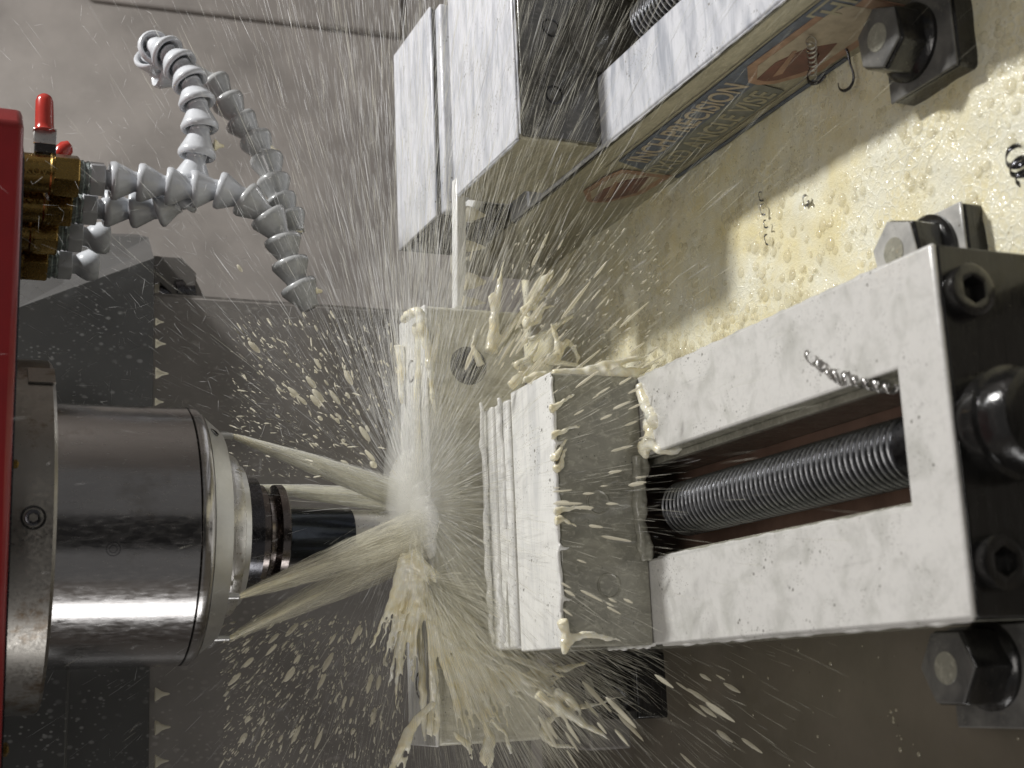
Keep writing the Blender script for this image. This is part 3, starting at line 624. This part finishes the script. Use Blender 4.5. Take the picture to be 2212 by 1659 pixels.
# ------------------------------------------------------------------ hold-down clamps
def clamp(label, bx, nut, top, hexm='black', rot=0.2, nr=1.55, bt=-4.0, film_='milk'):
    x0, x1, y0, y1 = bx; c = thing('hold_down_clamp', label, 'clamp', (nut[0], nut[1], ZT), group='hold-down clamps beside the vises')
    X = lambda v: v-nut[0]; Y = lambda v: v-nut[1]; b = bt-ZT; t_ = top-ZT
    MB().box(X(x0), X(x1), Y(y0), Y(y1), 0, b-.15).obj('clamp_block', M['black'], c, bevel=.2)
    MB().box(X(x0)-.02, X(x1)+.02, Y(y0)-.02, Y(y1)+.02, b-.16, b).obj('coolant_film', M[film_], c, bevel=.12)
    MB().lathe([(b, 1.95), (b+.2, 1.95), (b+.35, 1.8), (b+.5, 1.5)], 36).obj('washer', M['black'], c, smooth=True)
    h = MB().lathe([(b+.3, nr), (t_-.25, nr), (t_-.1, nr*.93)], 6).obj('hex_nut', M[hexm], c, bevel=.1); h.rotation_euler.z = rot
    h = MB().lathe([(t_-.12, nr*.95), (t_-.02, nr*.93), (t_+.02, nr*.8)], 6).obj('nut_top_film', M[film_], c, bevel=.08); h.rotation_euler.z = rot
    MB().lathe([(t_, .72), (t_+.05, .70), (t_+.06, .6)], 26).obj('stud_end', M['film'], c, smooth=True)
    return c
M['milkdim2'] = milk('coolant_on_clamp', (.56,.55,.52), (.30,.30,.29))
M['milkdim'] = milk('shade_dimmed_coolant_on_clamp', (.20,.195,.18), (.08,.08,.078), amount=(.35,.65))  # coolant coat darkened to carry the shade on the clamps beside the vises
clamp('clamp with large hex nut at the lower right, left of the central vise', (-4.5, -.1, 1.0, 8.6), (-1.85, 6.1), -3.6, nr=1.85, bt=-6, film_='milkdim', rot=.5)
clamp('white-coated clamp block partly hidden by the near right corner of the central vise', (15.4, 19.2, 4.6, 8.5), (17.3, 7.0), -3.9, nr=1.75, bt=-6, film_='milkdim2')
clamp('clamp with dim hex nut beside the printed wall of the second vise', (25.7, 30.2, 3.8, 8.6), (28.1, 6.7), -4.0, nr=1.75, bt=-6, film_='milkdim', rot=.1)
clamp('black clamp bolt behind spray, left of the central vise under the wide jaw plate', (-4.4, -.2, 38.5, 43.5), (-2.3, 41), -3.4, nr=1.7, film_='black', bt=-5.4)
# grey bright block near the far clamp
kb = thing('steel_block', 'pale grey steel block beside the dark clamp bolt at the bottom of the photo', 'block', (-4, 44, ZT))
MB().box(-2.5, 3.6, 0, 4.5, 0, 3.5).obj('block', M['sheet'], kb, bevel=.2)
# ------------------------------------------------------------------ chips
def curl(name, label, p0, p1, turns, r, w, m, wob=.1, cat='metal chip', n=90):
    p0, p1 = Vector(p0), Vector(p1); d = (p1-p0); q = d.to_track_quat('Z', 'Y'); vs = []; fs = []
    for i in range(n+1):
        t = i/n; a = 2*math.pi*turns*t; rr = r*(1-.35*t)*(1+wob*math.sin(a*2.3))
        for k in (-.5, .5):
            vs.append(p0 + q @ Vector((rr*math.cos(a)*(1+.12*k), rr*math.sin(a)*(1+.12*k), d.length*t + k*w)))
    for i in range(n): fs.append((2*i, 2*i+1, 2*i+3, 2*i+2))
    me = MB().add([v-p0 for v in vs], fs); o = me.obj(name, m, None, smooth=True); o.location = p0
    s = o.modifiers.new('thick', 'SOLIDIFY'); s.thickness = .035; return tag(o, label, cat)
curl('curled_chip', 'curled shiny metal chip lying on the right rail of the central vise', at(1745, 768, 'z', .3), at(1800, 812, 'z', .35), 2.6, .26, .34, M['bright'])
curl('curled_chip', 'longer curled metal chip hanging over the inner edge of the right rail', at(1805, 812, 'z', .2), at(1935, 842, 'z', -.6), 6, .3, .3, M['bright'])
curl('curled_chip', 'thin coiled chip stuck upright on the emblem of the second vise', at(1752, 85, 'x', 29.9), at(1757, 165, 'x', 29.9), 8, .26, .12, M['bright'])
curl('wavy_chip', 'loose looped chip beside the emblem of the second vise', at(1775, 120, 'x', 29.6), at(1830, 165, 'x', 29.4), 1.2, 1.2, .1, M['darksteel'], .25)
for i, (u, v, lab) in enumerate(((1740, 430, 'small round pale chip floating in the sunlit foam'), (1642, 420, 'small dark chip topmost of a row in the foam near the shadow edge'),
        (1646, 448, 'dark chip in the foam, second of a row running downwards'), (1652, 480, 'dark chip in the foam, third of a row running downwards'), (1654, 512, 'dark chip at the lower end of the row in the foam'))):
    curl('small_chip', lab, at(u, v, 'z', -7.1), at(u+4, v+12, 'z', -7.0), (1.1, .8, .7, .9, .6)[i], (.26, .2, .24, .16, .2)[i], (.2, .1, .16, .1, .14)[i], M['bright'] if i in (0, 2) else M['darksteel'], .3)
curl('chip_bundle', 'dark curled chip at the right edge of the photo', at(2190, 330, 'z', -6.8), at(2212, 390, 'z', -6.6), 2.5, .5, .3, M['darksteel'])
# ------------------------------------------------------------------ foam bubbles (nobody could count them)
def domes(name, n, x0, x1, y0, y1, z, rmin, rmax, m, dens=None, pw=2.2):
    k = 10; mrings = 4; base = []
    for j in range(mrings):
        th = math.pi/2*(1-j/mrings)
        for i in range(k):
            a = 2*math.pi*i/k; base.append((math.sin(th)*math.cos(a), math.sin(th)*math.sin(a), math.cos(th)))
    base.append((0, 0, 1)); base = np.array(base); nb = len(base)
    f = [(j*k+i, j*k+(i+1) % k, (j+1)*k+(i+1) % k, (j+1)*k+i) for j in range(mrings-1) for i in range(k)]
    f += [((mrings-1)*k+i, (mrings-1)*k+(i+1) % k, nb-1, nb-1) for i in range(k)]
    f3 = []
    for q in f:
        if q[2] == q[3]: f3.append(q[:3])
        else: f3 += [(q[0], q[1], q[2]), (q[0], q[2], q[3])]
    f3 = np.array(f3); X = RNG.uniform(x0, x1, n*4); Y = RNG.uniform(y0, y1, n*4)
    cl = np.sin(X*.7+2*np.sin(Y*.31))*np.sin(Y*.6+X*.2)+RNG.normal(0, 1.1, n*4); keep = np.argsort(-cl)[:n]; X, Y = X[keep], Y[keep]
    r = rmin + (rmax-rmin)*RNG.random(n)**pw * 1.0
    if dens is not None: r = r*dens(X, Y)
    V = base[None]*r[:, None, None]*np.array([1, 1, .5]) + np.stack([X, Y, np.full(n, z)], -1)[:, None]
    Fc = f3[None] + (np.arange(n)*nb)[:, None, None]
    return tag(np_mesh(name, V.reshape(-1, 3), Fc.reshape(-1, 3), m), kind='stuff')
near = lambda X, Y: 1.0 + .6*np.exp(-((X-16.5)**2)/6)
domes('foam_bubbles', 2600, 15.4, 30.2, -6, 44, -7.34, .035, .42, M['bubble'], near, 6)
domes('foam_bubbles', 420, 15.5, 20.5, 17, 38, -7.38, .10, .46, M['bubble'], None, 2.5)
domes('pool_bubbles', 160, -20, -.4, 0, 40, -7.74, .04, .14, M['bubble'])
# ------------------------------------------------------------------ spray
O = np.array(at(893, 1088, 'y', 40.2))
def streaks(name, P, D, L, R, m):
    """thin tapered liquid threads: P centres, D unit directions, L lengths, R radii"""
    n = len(P); up = np.where(np.abs(D[:, 2:3]) > .9, np.array([[1., 0, 0]]), np.array([[0, 0, 1.]]))
    A = np.cross(D, up); A /= np.linalg.norm(A, axis=1, keepdims=True); B = np.cross(D, A)
    prof = [(-.5, .0), (-.15, .8), (.35, 1.0), (.5, .25)]
    vs = [P + D*(L*-.5)[:, None]]
    for t, w in prof[1:]:
        for k in range(3):
            a = 2*math.pi*k/3; vs.append(P + D*(L*t)[:, None] + (A*math.cos(a) + B*math.sin(a))*(R*w)[:, None])
    V = np.stack(vs, 1); nb = V.shape[1]; f = []
    for k in range(3): f.append((0, 1+k, 1+(k+1) % 3))
    for j in range(2):
        for k in range(3):
            a, b, c, d = 1+j*3+k, 1+j*3+(k+1) % 3, 1+(j+1)*3+(k+1) % 3, 1+(j+1)*3+k; f += [(a, b, c), (a, c, d)]
    f.append((7, 8, 9)); f = np.array(f)
    return np_mesh(name, V.reshape(-1, 3), (f[None] + (np.arange(n)*nb)[:, None, None]).reshape(-1, 3), m)
def unit(v): return v/np.linalg.norm(v, axis=1, keepdims=True)
def fan(name, n, mean, spread, r0, r1, rp, l0, l1, w0, w1, m, jit=.06, label=None, origin=O):
    D = unit(np.array(mean)[None] + RNG.normal(0, 1, (n, 3))*np.array(spread)); r = r0+(r1-r0)*RNG.random(n)**rp
    P = origin + D*r[:, None]; P[:, 2] -= .0009*r**2
    D2 = unit(D + RNG.normal(0, jit, (n, 3)) - np.stack([r*0, r*0, r*.0018], -1))
    ok = (P[:, 2] > -7) & (P[:, 1] > 2) & (P[:, 1] < 60)
    P, D2, r = P[ok], D2[ok], r[ok]; k = len(P)
    L = RNG.uniform(l0, l1, k)*(.7+.6*RNG.random(k)); Rr = (w0+(w1-w0)*RNG.random(k)**3)
    return tag(streaks(name, P, D2, L, Rr, m), kind='stuff')
fan('fine_spray', 7000, (.9, -.02, -.06), (.33, .26, .20), 5, 46, .85, 1.0, 3.4, .004, .012, M['streak'])
fan('fine_spray', 5500, (.8, -.42, -.05), (.36, .26, .20), 4, 44, .85, 1.0, 4.0, .004, .013, M['streakcream'])
fan('fine_spray', 3600, (.05, -.1, .1), (1.0, .6, .3), 3, 30, .9, .5, 2.2, .004, .010, M['streak'])
fan('fine_spray', 3000, (-.75, -.35, -.15), (.4, .35, .25), 4, 30, .8, .8, 3.0, .004, .013, M['streakcream'])
fan('fine_spray', 1500, (.5, .3, .75), (.5, .35, .4), 8, 44, .7, .3, 1.2, .006, .011, M['streak'], jit=1.2)
# dense short burst right at the cutter
fan('impact_spray', 2300, (.0, -.5, -.05), (1.0, .45, .25), .3, 8, 1.3, 1.0, 3.6, .005, .016, M['streak'], jit=.03)
fan('impact_spray', 2800, (.9, -.2, -.02), (.35, .3, .22), 1, 16, 1.3, 1.0, 3.6, .005, .014, M['streak'], jit=.03)
fan('spray_ligaments', 420, (.85, -.25, -.05), (.35, .28, .2), 7, 42, .9, 1.5, 4.5, .012, .032, M['streak'])
# veil across the front of the jaws
fan('impact_spray', 2300, (-.1, -.9, -.3), (.8, .2, .18), 2, 20, 1.1, 1.2, 3.8, .004, .013, M['streakcream'], jit=.03)
def specks(name, n, boxuv, ylo, yhi, r0, r1, m):
    P = []; 
    for k in range(n):
        u = RNG.uniform(boxuv[0], boxuv[1]); v = RNG.uniform(boxuv[2], boxuv[3]); P.append(at(u, v, 'y', RNG.uniform(ylo, yhi)))
    P = np.array(P); D = unit(P-O+RNG.normal(0, 3, P.shape)); R_ = r0+(r1-r0)*RNG.random(n)**4
    return tag(streaks(name, P, D, R_*RNG.uniform(4, 14, n), R_, m), kind='stuff')
specks('fine_droplets', 900, (500, 860, 680, 1030), 34, 50, .015, .07, M['drop'])
specks('fine_droplets', 1300, (480, 870, 1330, 1659), 34, 50, .015, .07, M['drop'])
specks('fine_droplets', 500, (1100, 1450, 500, 800), 20, 36, .015, .07, M['drop'])
# coolant jets from the nozzles: mist body plus threads
JS = [shell_mat('jet_liquid', (.93, .91, .78), .62), shell_mat('thin_jet_liquid', (.93, .90, .77), .27)]
jl = ['thick cream coolant jet from the upper side of the spindle nose in the photo', 'cream coolant jet from the small nozzle below the tool holder in the photo',
      'lowest translucent brown-cream coolant jet in the photo', 'pale coolant jet from behind the tool holder']
tg = [at(905, 1083, 'y', 40), at(905, 1145, 'y', 38.3), at(905, 1178, 'y', 37.6), at(890, 1085, 'y', 41)]
for i, (A, B) in enumerate(zip(NOZ, tg)):
    j = thing('coolant_jet', jl[i], 'coolant jet', A, group='coolant jets from the spindle nose'); d = B-A; Ln = d.length
    w = (.6, .95, .85, .5)[i]
    prof = [(0, .16), (Ln*.15, .2+.25*w), (Ln*.4, .25+.55*w), (Ln*.75, .3+.85*w), (Ln, .3+1.05*w)]
    for q_, (fr, op) in enumerate(((1.0, 0), (.72, 1), (.42, 2))):
        mo = MB().lathe([(t_, r_*fr) for t_, r_ in prof], 28, cap=False).obj('jet_sheath', JS[(0 if i in (0, 3) else 1)], j, smooth=True)
        mo.rotation_mode = 'QUATERNION'; mo.rotation_quaternion = d.to_track_quat('Z', 'Y')
    MB().lathe([(0, .14), (Ln*.12, .2), (Ln*.45, .12*w), (Ln*.5, .03)], 14, (0, 0, 0), d).obj('liquid_core', M['splash'], j, smooth=True)
    n = (1500, 1000, 750, 800)[i]; q = np.array(d.to_track_quat('Z', 'Y').to_matrix())
    t = RNG.random(n)**.8; rr = np.sqrt(RNG.random(n))*(.16+(.3+1.05*w)*t**.8); a = RNG.random(n)*2*math.pi
    loc = np.stack([rr*np.cos(a), rr*np.sin(a), t*Ln], -1); dl = unit(np.stack([rr*np.cos(a)*.9, rr*np.sin(a)*.9, Ln*(.2+t*.8)], -1))
    so = streaks('thread', loc @ q.T, dl @ q.T, RNG.uniform(.8, 2.4, n), RNG.uniform(.006, .018, n), M['streak' if i in (0, 3) else 'streakcream'])
    so.parent = j; so['kind'] = 'stuff'
# soft mist where everything meets
mm = MB().blob(tuple(O + np.array([-.2, -1.4, .5])), (3.6, 2.0, 1.7), 24, 14).obj('impact_mist', volume_mat('impact_mist', (.997, .993, .96), .42), smooth=True); tag(mm, kind='stuff')
mm = MB().blob(tuple(O + np.array([0, -.9, .5])), (1.9, 1.2, 1.0), 24, 14).obj('impact_mist', volume_mat('dense_impact_mist', (.997, .993, .96), 1.6), smooth=True); tag(mm, kind='stuff')
mm = MB().blob(tuple(O + np.array([.6, -1.6, .0])), (6.0, 3.0, 2.4), 24, 14).obj('impact_mist', volume_mat('outer_impact_mist', (.995, .99, .95), .15), smooth=True); tag(mm, kind='stuff')
Q = np.array(at(915, 1245, 'y', 36.8))
fan('running_spray', 3400, (-.75, -.25, -.75), (.42, .12, .40), .2, 14, 1.1, 1.2, 4.0, .006, .020, M['streakcream'], jit=.05, origin=Q)
# ------------------------------------------------------------------ splashes: liquid ropes and sheets fused into one skin each
def splash(label, strokes, vox=.11, group=None, m='splash', ns=1):
    mb = MB(); c0 = None
    for st in strokes:
        y = st[0]; pts = []; rad = []
        for k, s_ in enumerate(st[1:]):
            u, v, r = s_[:3]; yy = s_[3] if len(s_) > 3 else y
            pts.append(at(u, v, 'y', yy)); rad.append(r)
        base_pts, base_rad = pts, rad
        for strand in range(ns):
          if ns > 1:
            off = Vector((random.gauss(0, 1), random.gauss(0, .35), random.gauss(0, 1)))*max(base_rad)*1.0
            n2 = len(base_pts)-1; pts = [p + off*(.35+1.1*k/max(1, n2)) for k, p in enumerate(base_pts)]; rad = [r*random.uniform(.14, .42)+.03 for r in base_rad]
          # resample with wobble
          P2, R2 = [], []
          for i in range(len(pts)-1):
            for q in range(5):
                t = q/5; P2.append(pts[i].lerp(pts[i+1], t) + Vector((random.uniform(-1, 1), random.uniform(-1, 1), random.uniform(-1, 1)))*.06)
                R2.append((rad[i]*(1-t)+rad[i+1]*t)*random.uniform(.8, 1.22))
          P2.append(pts[-1]); R2.append(rad[-1]*.5)
          mb.tube(P2, R2, 7 if ns > 1 else 9)
          mb.blob(P2[-1], (rad[-1]*.8,)*3, 7, 4)
          if c0 is None: c0 = pts[0].copy()
    o = mb.obj('coolant_splash', M[m], off=tuple(c0)); o.location = c0
    rm = o.modifiers.new('fuse', 'REMESH'); rm.mode = 'VOXEL'; rm.voxel_size = vox; rm.use_smooth_shade = True
    sm = o.modifiers.new('soft', 'SMOOTH'); sm.factor = .6; sm.iterations = 5
    return tag(o, label, 'splash', group)
splash('tall thin splash leaping above the wide plate near its centre', [
    (37.4, (1060, 760, .45), (1068, 690, .35), (1075, 630, .26), (1083, 590, .14), (1089, 555, .05)),
    (37.4, (1060, 760, .3), (1110, 700, .2), (1135, 660, .12)),
    (37.4, (1060, 760, .3), (1072, 690, .2), (1060, 640, .2), (1066, 632, .1)), (37.4, (1040, 790, .3), (1020, 745, .16), (1030, 700, .06))])
splash('knotted cream splash right of the wide plate corner', [
    (36.5, (1128, 672, .3), (1150, 655, .42), (1158, 625, .3), (1172, 605, .36), (1190, 595, .2), (1196, 580, .08)),
    (36.5, (1130, 700, .35), (1160, 690, .3), (1172, 665, .18), (1200, 660, .08)), (36.5, (1140, 660, .3), (1175, 640, .14), (1210, 600, .07), (1235, 570, .04)),
    (36.5, (1128, 740, .25), (1165, 722, .16), (1195, 712, .12), (1225, 690, .2), (1240, 680, .1))])
splash('forked cream splash over the gap between jaw and plate', [
    (35.5, (1100, 835, .4), (1140, 800, .34), (1175, 780, .26), (1205, 765, .3), (1225, 735, .22), (1240, 745, .1)),
    (35.5, (1205, 765, .28), (1200, 720, .2), (1190, 700, .12), (1210, 712, .1)), (35.5, (1225, 735, .2), (1250, 770, .16), (1245, 790, .08)),
    (35.5, (1110, 790, .28), (1150, 770, .22), (1165, 735, .1)), (35.5, (1175, 780, .22), (1240, 790, .16), (1300, 800, .12), (1340, 790, .05))])
splash('sheet of coolant pouring along the top right edge of the moving jaw', [
    (26, (1190, 806, .22), (1240, 806, .36), (1290, 808, .45), (1330, 804, .45), (1372, 815, .3)), (26, (1260, 800, .2), (1330, 785, .25), (1400, 770, .12)),
    (26, (1290, 815, .25), (1345, 830, .35), (1375, 850, .25)), (30, (1130, 820, .25), (1160, 812, .3), (1190, 806, .22)), (26, (1330, 804, .3), (1390, 800, .2), (1420, 780, .07))])
splash('lumpy cream coolant piled on the far end of the right rail', [
    (25.2, (1385, 850, .4, 25.2), (1400, 880, .35, 24.7), (1412, 905, .42, 24), (1440, 925, .3, 23.4), (1455, 905, .3, 22.8), (1480, 915, .15, 22.4)),
    (25, (1395, 905, .3, 25), (1405, 935, .35, 24.6), (1400, 960, .3, 24.3), (1425, 972, .28, 23.7), (1455, 975, .25, 23.2), (1480, 962, .12, 22.8)),
    (25, (1412, 850, .3, 24.6), (1425, 870, .35, 24), (1445, 880, .2, 23.4)), (25, (1385, 960, .35, 25), (1395, 985, .3, 24.6)), (25, (1425, 930, .3, 24), (1430, 950, .2, 23.6)),
    (25, (1380, 830, .3, 25.4), (1385, 860, .3, 25.2))])
sp_lab = 'small splash of coolant thrown off the top edge of the moving jaw'
for i, (u, v, L_, an, lab) in enumerate(((1200, 880, 46, -35, 'long curl'), (1205, 985, 38, -65, 'hooked blob'), (1210, 1010, 40, -75, 'narrow tongue'), (1215, 1100, 60, 0, 'straight horizontal dash'),
        (1212, 1120, 34, 30, 'short stub'), (1208, 935, 44, -18, 'bent finger'))):
    a = math.radians(an); u2, v2_ = u+L_*math.cos(a), v+L_*math.sin(a)
    splash(lab + ' of coolant on the moving jaw edge, %s' % ('beside its right corner', 'above the centre bolt plug', 'third along from the right', 'level with the lead screw', 'just left of the lead screw line', 'second along from the right corner')[i],
        [(25.2, (u-12, v+4, .26), (u, v, .19), ((u+u2)/2, (v+v2_)/2-3, .11), (u2, v2_, .09), (u2+6, v2_-3, .02))], .07)
splash('bright white mound of coolant where the jets strike the top of the wide plate', [
    (40.5, (884, 1020, .5), (886, 1060, .9), (888, 1100, 1.15), (890, 1150, 1.1), (892, 1195, .8), (893, 1230, .5)), (38.6, (905, 1040, .4), (910, 1080, .7), (912, 1130, .8), (912, 1180, .7), (915, 1220, .4)),
    (37.6, (925, 1070, .3), (932, 1110, .5), (930, 1160, .5), (930, 1200, .4)), (41.5, (875, 1010, .3), (872, 950, .25), (870, 900, .15)), (39.5, (893, 1020, .5), (898, 960, .35), (900, 880, .28), (898, 800, .2), (895, 730, .15))], .14, m='milkrun')
splash('torrent of cream coolant running down the left part of the wide plate', [
    (37.3, (890, 1205, .9), (915, 1240, .8), (925, 1280, .55), (950, 1310, .5), (975, 1345, .5), (1010, 1380, .4), (1060, 1410, .45), (1105, 1430, .35), (1150, 1450, .3)),
    (37.3, (880, 1210, .6), (880, 1260, .5), (870, 1320, .3), (862, 1370, .22), (855, 1410, .08)), (37.3, (905, 1230, .6), (905, 1290, .4), (890, 1350, .3), (885, 1420, .16), (890, 1480, .05)),
    (37.3, (930, 1250, .5), (960, 1290, .4), (985, 1320, .3), (1030, 1350, .2)), (37.3, (1010, 1380, .35), (1060, 1440, .3), (1110, 1470, .35), (1160, 1470, .3), (1200, 1455, .15)),
    (37.3, (890, 1200, .7), (940, 1260, .6), (952, 1290, .4))], .08, ns=15)
splash('hanging curtain of coolant spreading over the lower left of the wide plate', [
    (37, (960, 1330, .3), (985, 1400, .28), (1015, 1470, .3), (1035, 1520, .28), (1060, 1560, .25)), (37, (940, 1330, .3), (960, 1420, .22), (990, 1500, .22), (1010, 1590, .14)),
    (37, (925, 1340, .25), (930, 1420, .2), (935, 1500, .2), (925, 1590, .15)), (37, (1000, 1395, .3), (1040, 1440, .3), (1085, 1500, .32), (1100, 1540, .15)),
    (37, (1090, 1440, .3), (1130, 1480, .2), (1180, 1500, .25), (1210, 1530, .1))], .08, ns=11)
splash('long glossy ligament of coolant flying off below the wide plate', [(34, (1160, 1500, .32), (1200, 1525, .34), (1245, 1555, .30), (1290, 1580, .2), (1320, 1600, .06)), (34, (1195, 1490, .25), (1230, 1510, .3), (1255, 1540, .15))], .1)
splash('tan arc of coolant falling at the bottom edge of the photo', [(36, (940, 1520, .3), (905, 1560, .35), (885, 1600, .38), (875, 1640, .35), (865, 1670, .3)), (36, (985, 1590, .3), (1010, 1610, .25), (1025, 1640, .1)),
    (36, (1050, 1560, .3), (1065, 1600, .4), (1060, 1650, .5))], .1, ns=6)
splash('brown coolant rivulets bridging from the plate to the dark clamp bolt', [(38, (1170, 1575, .22), (1200, 1545, .2), (1240, 1530, .22), (1290, 1520, .12), (1360, 1500, .05)), (38, (1170, 1590, .25), (1200, 1610, .16), (1240, 1615, .12)),
    (38, (1180, 1440, .3), (1220, 1445, .25), (1270, 1430, .12)), (38, (1170, 1590, .3), (1180, 1570, .25))], .1)
splash('pair of white blobs bursting off the lower left corner of the moving jaw', [(25, (1215, 1395, .35), (1240, 1375, .25), (1280, 1370, .2), (1320, 1380, .15), (1345, 1385, .04)), (25, (1215, 1340, .3), (1225, 1385, .25), (1218, 1410, .2))], .09)
splash('ridge of wet coolant streaming beside the dowel hole on the wide plate', [
    (37.8, (872, 690, .35, 40), (885, 680, .3, 38.6), (905, 668, .25, 38)), (37.8, (905, 668, .3), (912, 710, .35), (925, 760, .3), (930, 800, .28), (935, 850, .2), (940, 900, .1)),
    (37.8, (950, 700, .14), (940, 750, .2), (930, 800, .25)), (37.8, (862, 745, .35, 42), (866, 800, .3, 42), (868, 870, .2, 42)), (37.8, (900, 700, .3, 39), (905, 780, .25, 39), (900, 850, .25, 39), (905, 950, .2, 39), (905, 1050, .3, 39))], .11)
splash('milky ridges of coolant running along the back of the moving jaw top', [
    (35.8, (1040, 870, .14), (1043, 960, .18), (1050, 1050, .14), (1050, 1150, .18), (1056, 1250, .2), (1060, 1340, .18), (1064, 1392, .15)),
    (33.2, (1078, 860, .15), (1082, 930, .15), (1090, 1020, .18), (1092, 1110, .15), (1098, 1200, .16), (1104, 1300, .12)), (33.6, (1075, 1240, .12), (1082, 1300, .2), (1090, 1385, .18))], .08, m='milkrun')
splash('thin lip of coolant clinging to the front top edge of the moving jaw', [
    (25.4, (1191, 812, .1), (1195, 900, .16), (1199, 1000, .1), (1203, 1080, .18), (1206, 1180, .1), (1210, 1260, .16), (1214, 1390, .12)),
    (25.3, (1206, 1180, .16), (1222, 1186, .1), (1232, 1180, .03)), (25.3, (1199, 960, .14), (1216, 955, .1), (1226, 948, .03)), (25.3, (1212, 1290, .12), (1228, 1296, .08), (1240, 1290, .03))], .07, m='milkrun')
splash('ragged dark film hanging from the moving jaw over the lead screw gap', [(25.35, (1386, 985, .3), (1396, 1012, .22), (1383, 1045, .3), (1388, 1085, .25), (1384, 1130, .32), (1398, 1165, .25), (1404, 1205, .3)), (25.35, (1376, 985, .3), (1378, 1090, .35), (1390, 1205, .3))], .09, m='film')
splash('cream dribbles creeping over the left top edge of the wide plate', [
    (37.7, (930, 1400, .12), (934, 1450, .2), (938, 1520, .14), (942, 1590, .18)), (38.5, (905, 1330, .3), (910, 1420, .2), (914, 1500, .26), (918, 1600, .16)), (37.7, (935, 1440, .16), (970, 1450, .1), (1000, 1445, .05))], .09)
# flying drops: individuals
DR = []
for k in range(5):
    rr = random.Random(k); mb = MB().blob((0, 0, 0), (.5, .5, .5), 12, 8)
    mb.v = [(x*(1+.2*math.sin(5*z+k)), y*(1+.15*math.cos(4*x+k)), z*(1+.9*(1 if z > 0 else .3)*abs(z))) for x, y, z in mb.v]
    me = bpy.data.meshes.new('coolant_drop'); me.from_pydata(mb.v, [], mb.f); me.materials.append(M['drop']); me.polygons.foreach_set('use_smooth', [True]*len(me.polygons)); DR.append(me)
def drop(u, v, y, r, st, dirv, label, group, mat=None):
    o = bpy.data.objects.new('coolant_drop', DR[random.randrange(5)]); COL.objects.link(o)
    o.location = at(u, v, 'y', y); o.rotation_euler = Vector(dirv).to_track_quat('Z', 'Y').to_euler(); o.scale = (r, r, r*st)
    return tag(o, label, 'drop', group)
rnd = random.Random(11)
OV = Vector(O)
G1 = ('cream drop flying above the jets, in the dark gap between spindle and plate', 'cream drops above the jets')
for i in range(62):
    t = rnd.random(); u = 545+300*t+rnd.gauss(0, 25); v = 690+300*t+rnd.gauss(0, 55)
    if rnd.random() < .45: u, v = rnd.gauss(720, 45), rnd.gauss(900, 40)
    if v > 960+ (u-600)*.3 or u > 850: continue
    p = at(u, v, 'y', 42); drop(u, v, rnd.uniform(38, 46), rnd.uniform(.08, .16)+.30*rnd.random()**3, rnd.uniform(1, 2.8), (p-OV), *G1)
G2 = ('small cream drop flying below the lowest jet, in front of the grey sheet', 'cream drops below the jets')
for i in range(110):
    u = rnd.uniform(500, 860); v = 1330+rnd.random()**1.3*280+(860-u)*.05
    if v < 1300+(700-u)*.3: continue
    p = at(u, v, 'y', 40); drop(u, v, rnd.uniform(36, 46), rnd.uniform(.05, .1)+.26*rnd.random()**3, rnd.uniform(1.2, 3.4), (p-OV), *G2)
G3 = ('elongated cream drop flung to the upper right between the two vises', 'long drops between the vises')
for i in range(64):
    a = rnd.uniform(-80, -22) if i % 2 else rnd.uniform(-62, -30); R_ = rnd.uniform(330, 640); u = 893+R_*math.cos(math.radians(a))*1.02; v = 1088+R_*math.sin(math.radians(a))
    y = rnd.uniform(24, 36); p = at(u, v, 'y', y); q = at(u+30*math.cos(math.radians(a)), v+30*math.sin(math.radians(a)), 'y', y-.5)
    drop(u, v, y, rnd.uniform(.06, .12)+.16*rnd.random()**2, rnd.uniform(4, 11), (q-p), *G3)
G4 = ('elongated cream drop flung to the lower right beside the central vise', 'long drops at the lower right')
for i in range(46):
    a = rnd.uniform(22, 60); R_ = rnd.uniform(480, 900); u = 893+R_*math.cos(math.radians(a)); v = 1088+R_*math.sin(math.radians(a))
    if v < 1440 or v > 1655: continue
    y = rnd.uniform(22, 34); p = at(u, v, 'y', y); q = at(u+30*math.cos(math.radians(a)), v+30*math.sin(math.radians(a)), 'y', y-.5)
    drop(u, v, y, rnd.uniform(.1, .3), rnd.uniform(3, 8), (q-p), *G4)
G5 = ('elongated cream drop flying across the front face of the moving jaw', 'long drops in front of the moving jaw')
for i in range(34):
    u = rnd.uniform(1200, 1390); v = rnd.uniform(830, 1380); a = math.atan2(v-1088, u-893)
    p = at(u, v, 'y', 23.5); q = at(u+30*math.cos(a), v+30*math.sin(a), 'y', 23)
    drop(u, v, rnd.uniform(20, 24.5), rnd.uniform(.06, .2), rnd.uniform(3, 7), (q-p), *G5)

# the biggest drop of each group can be told apart
for G, txt in ((G1, 'fattest cream drop of the cloud above the jets, left of the wide plate'), (G2, 'fattest cream drop of the cloud below the lowest jet'), (G3, 'longest thick drop between the two vises'),
               (G4, 'longest thick drop at the lower right beside the central vise'), (G5, 'thickest drop in front of the moving jaw face')):
    L_ = [o for o in bpy.data.objects if o.get('group') == G[1]]
    max(L_, key=lambda o: o.scale[2]*o.scale[0])['label'] = txt
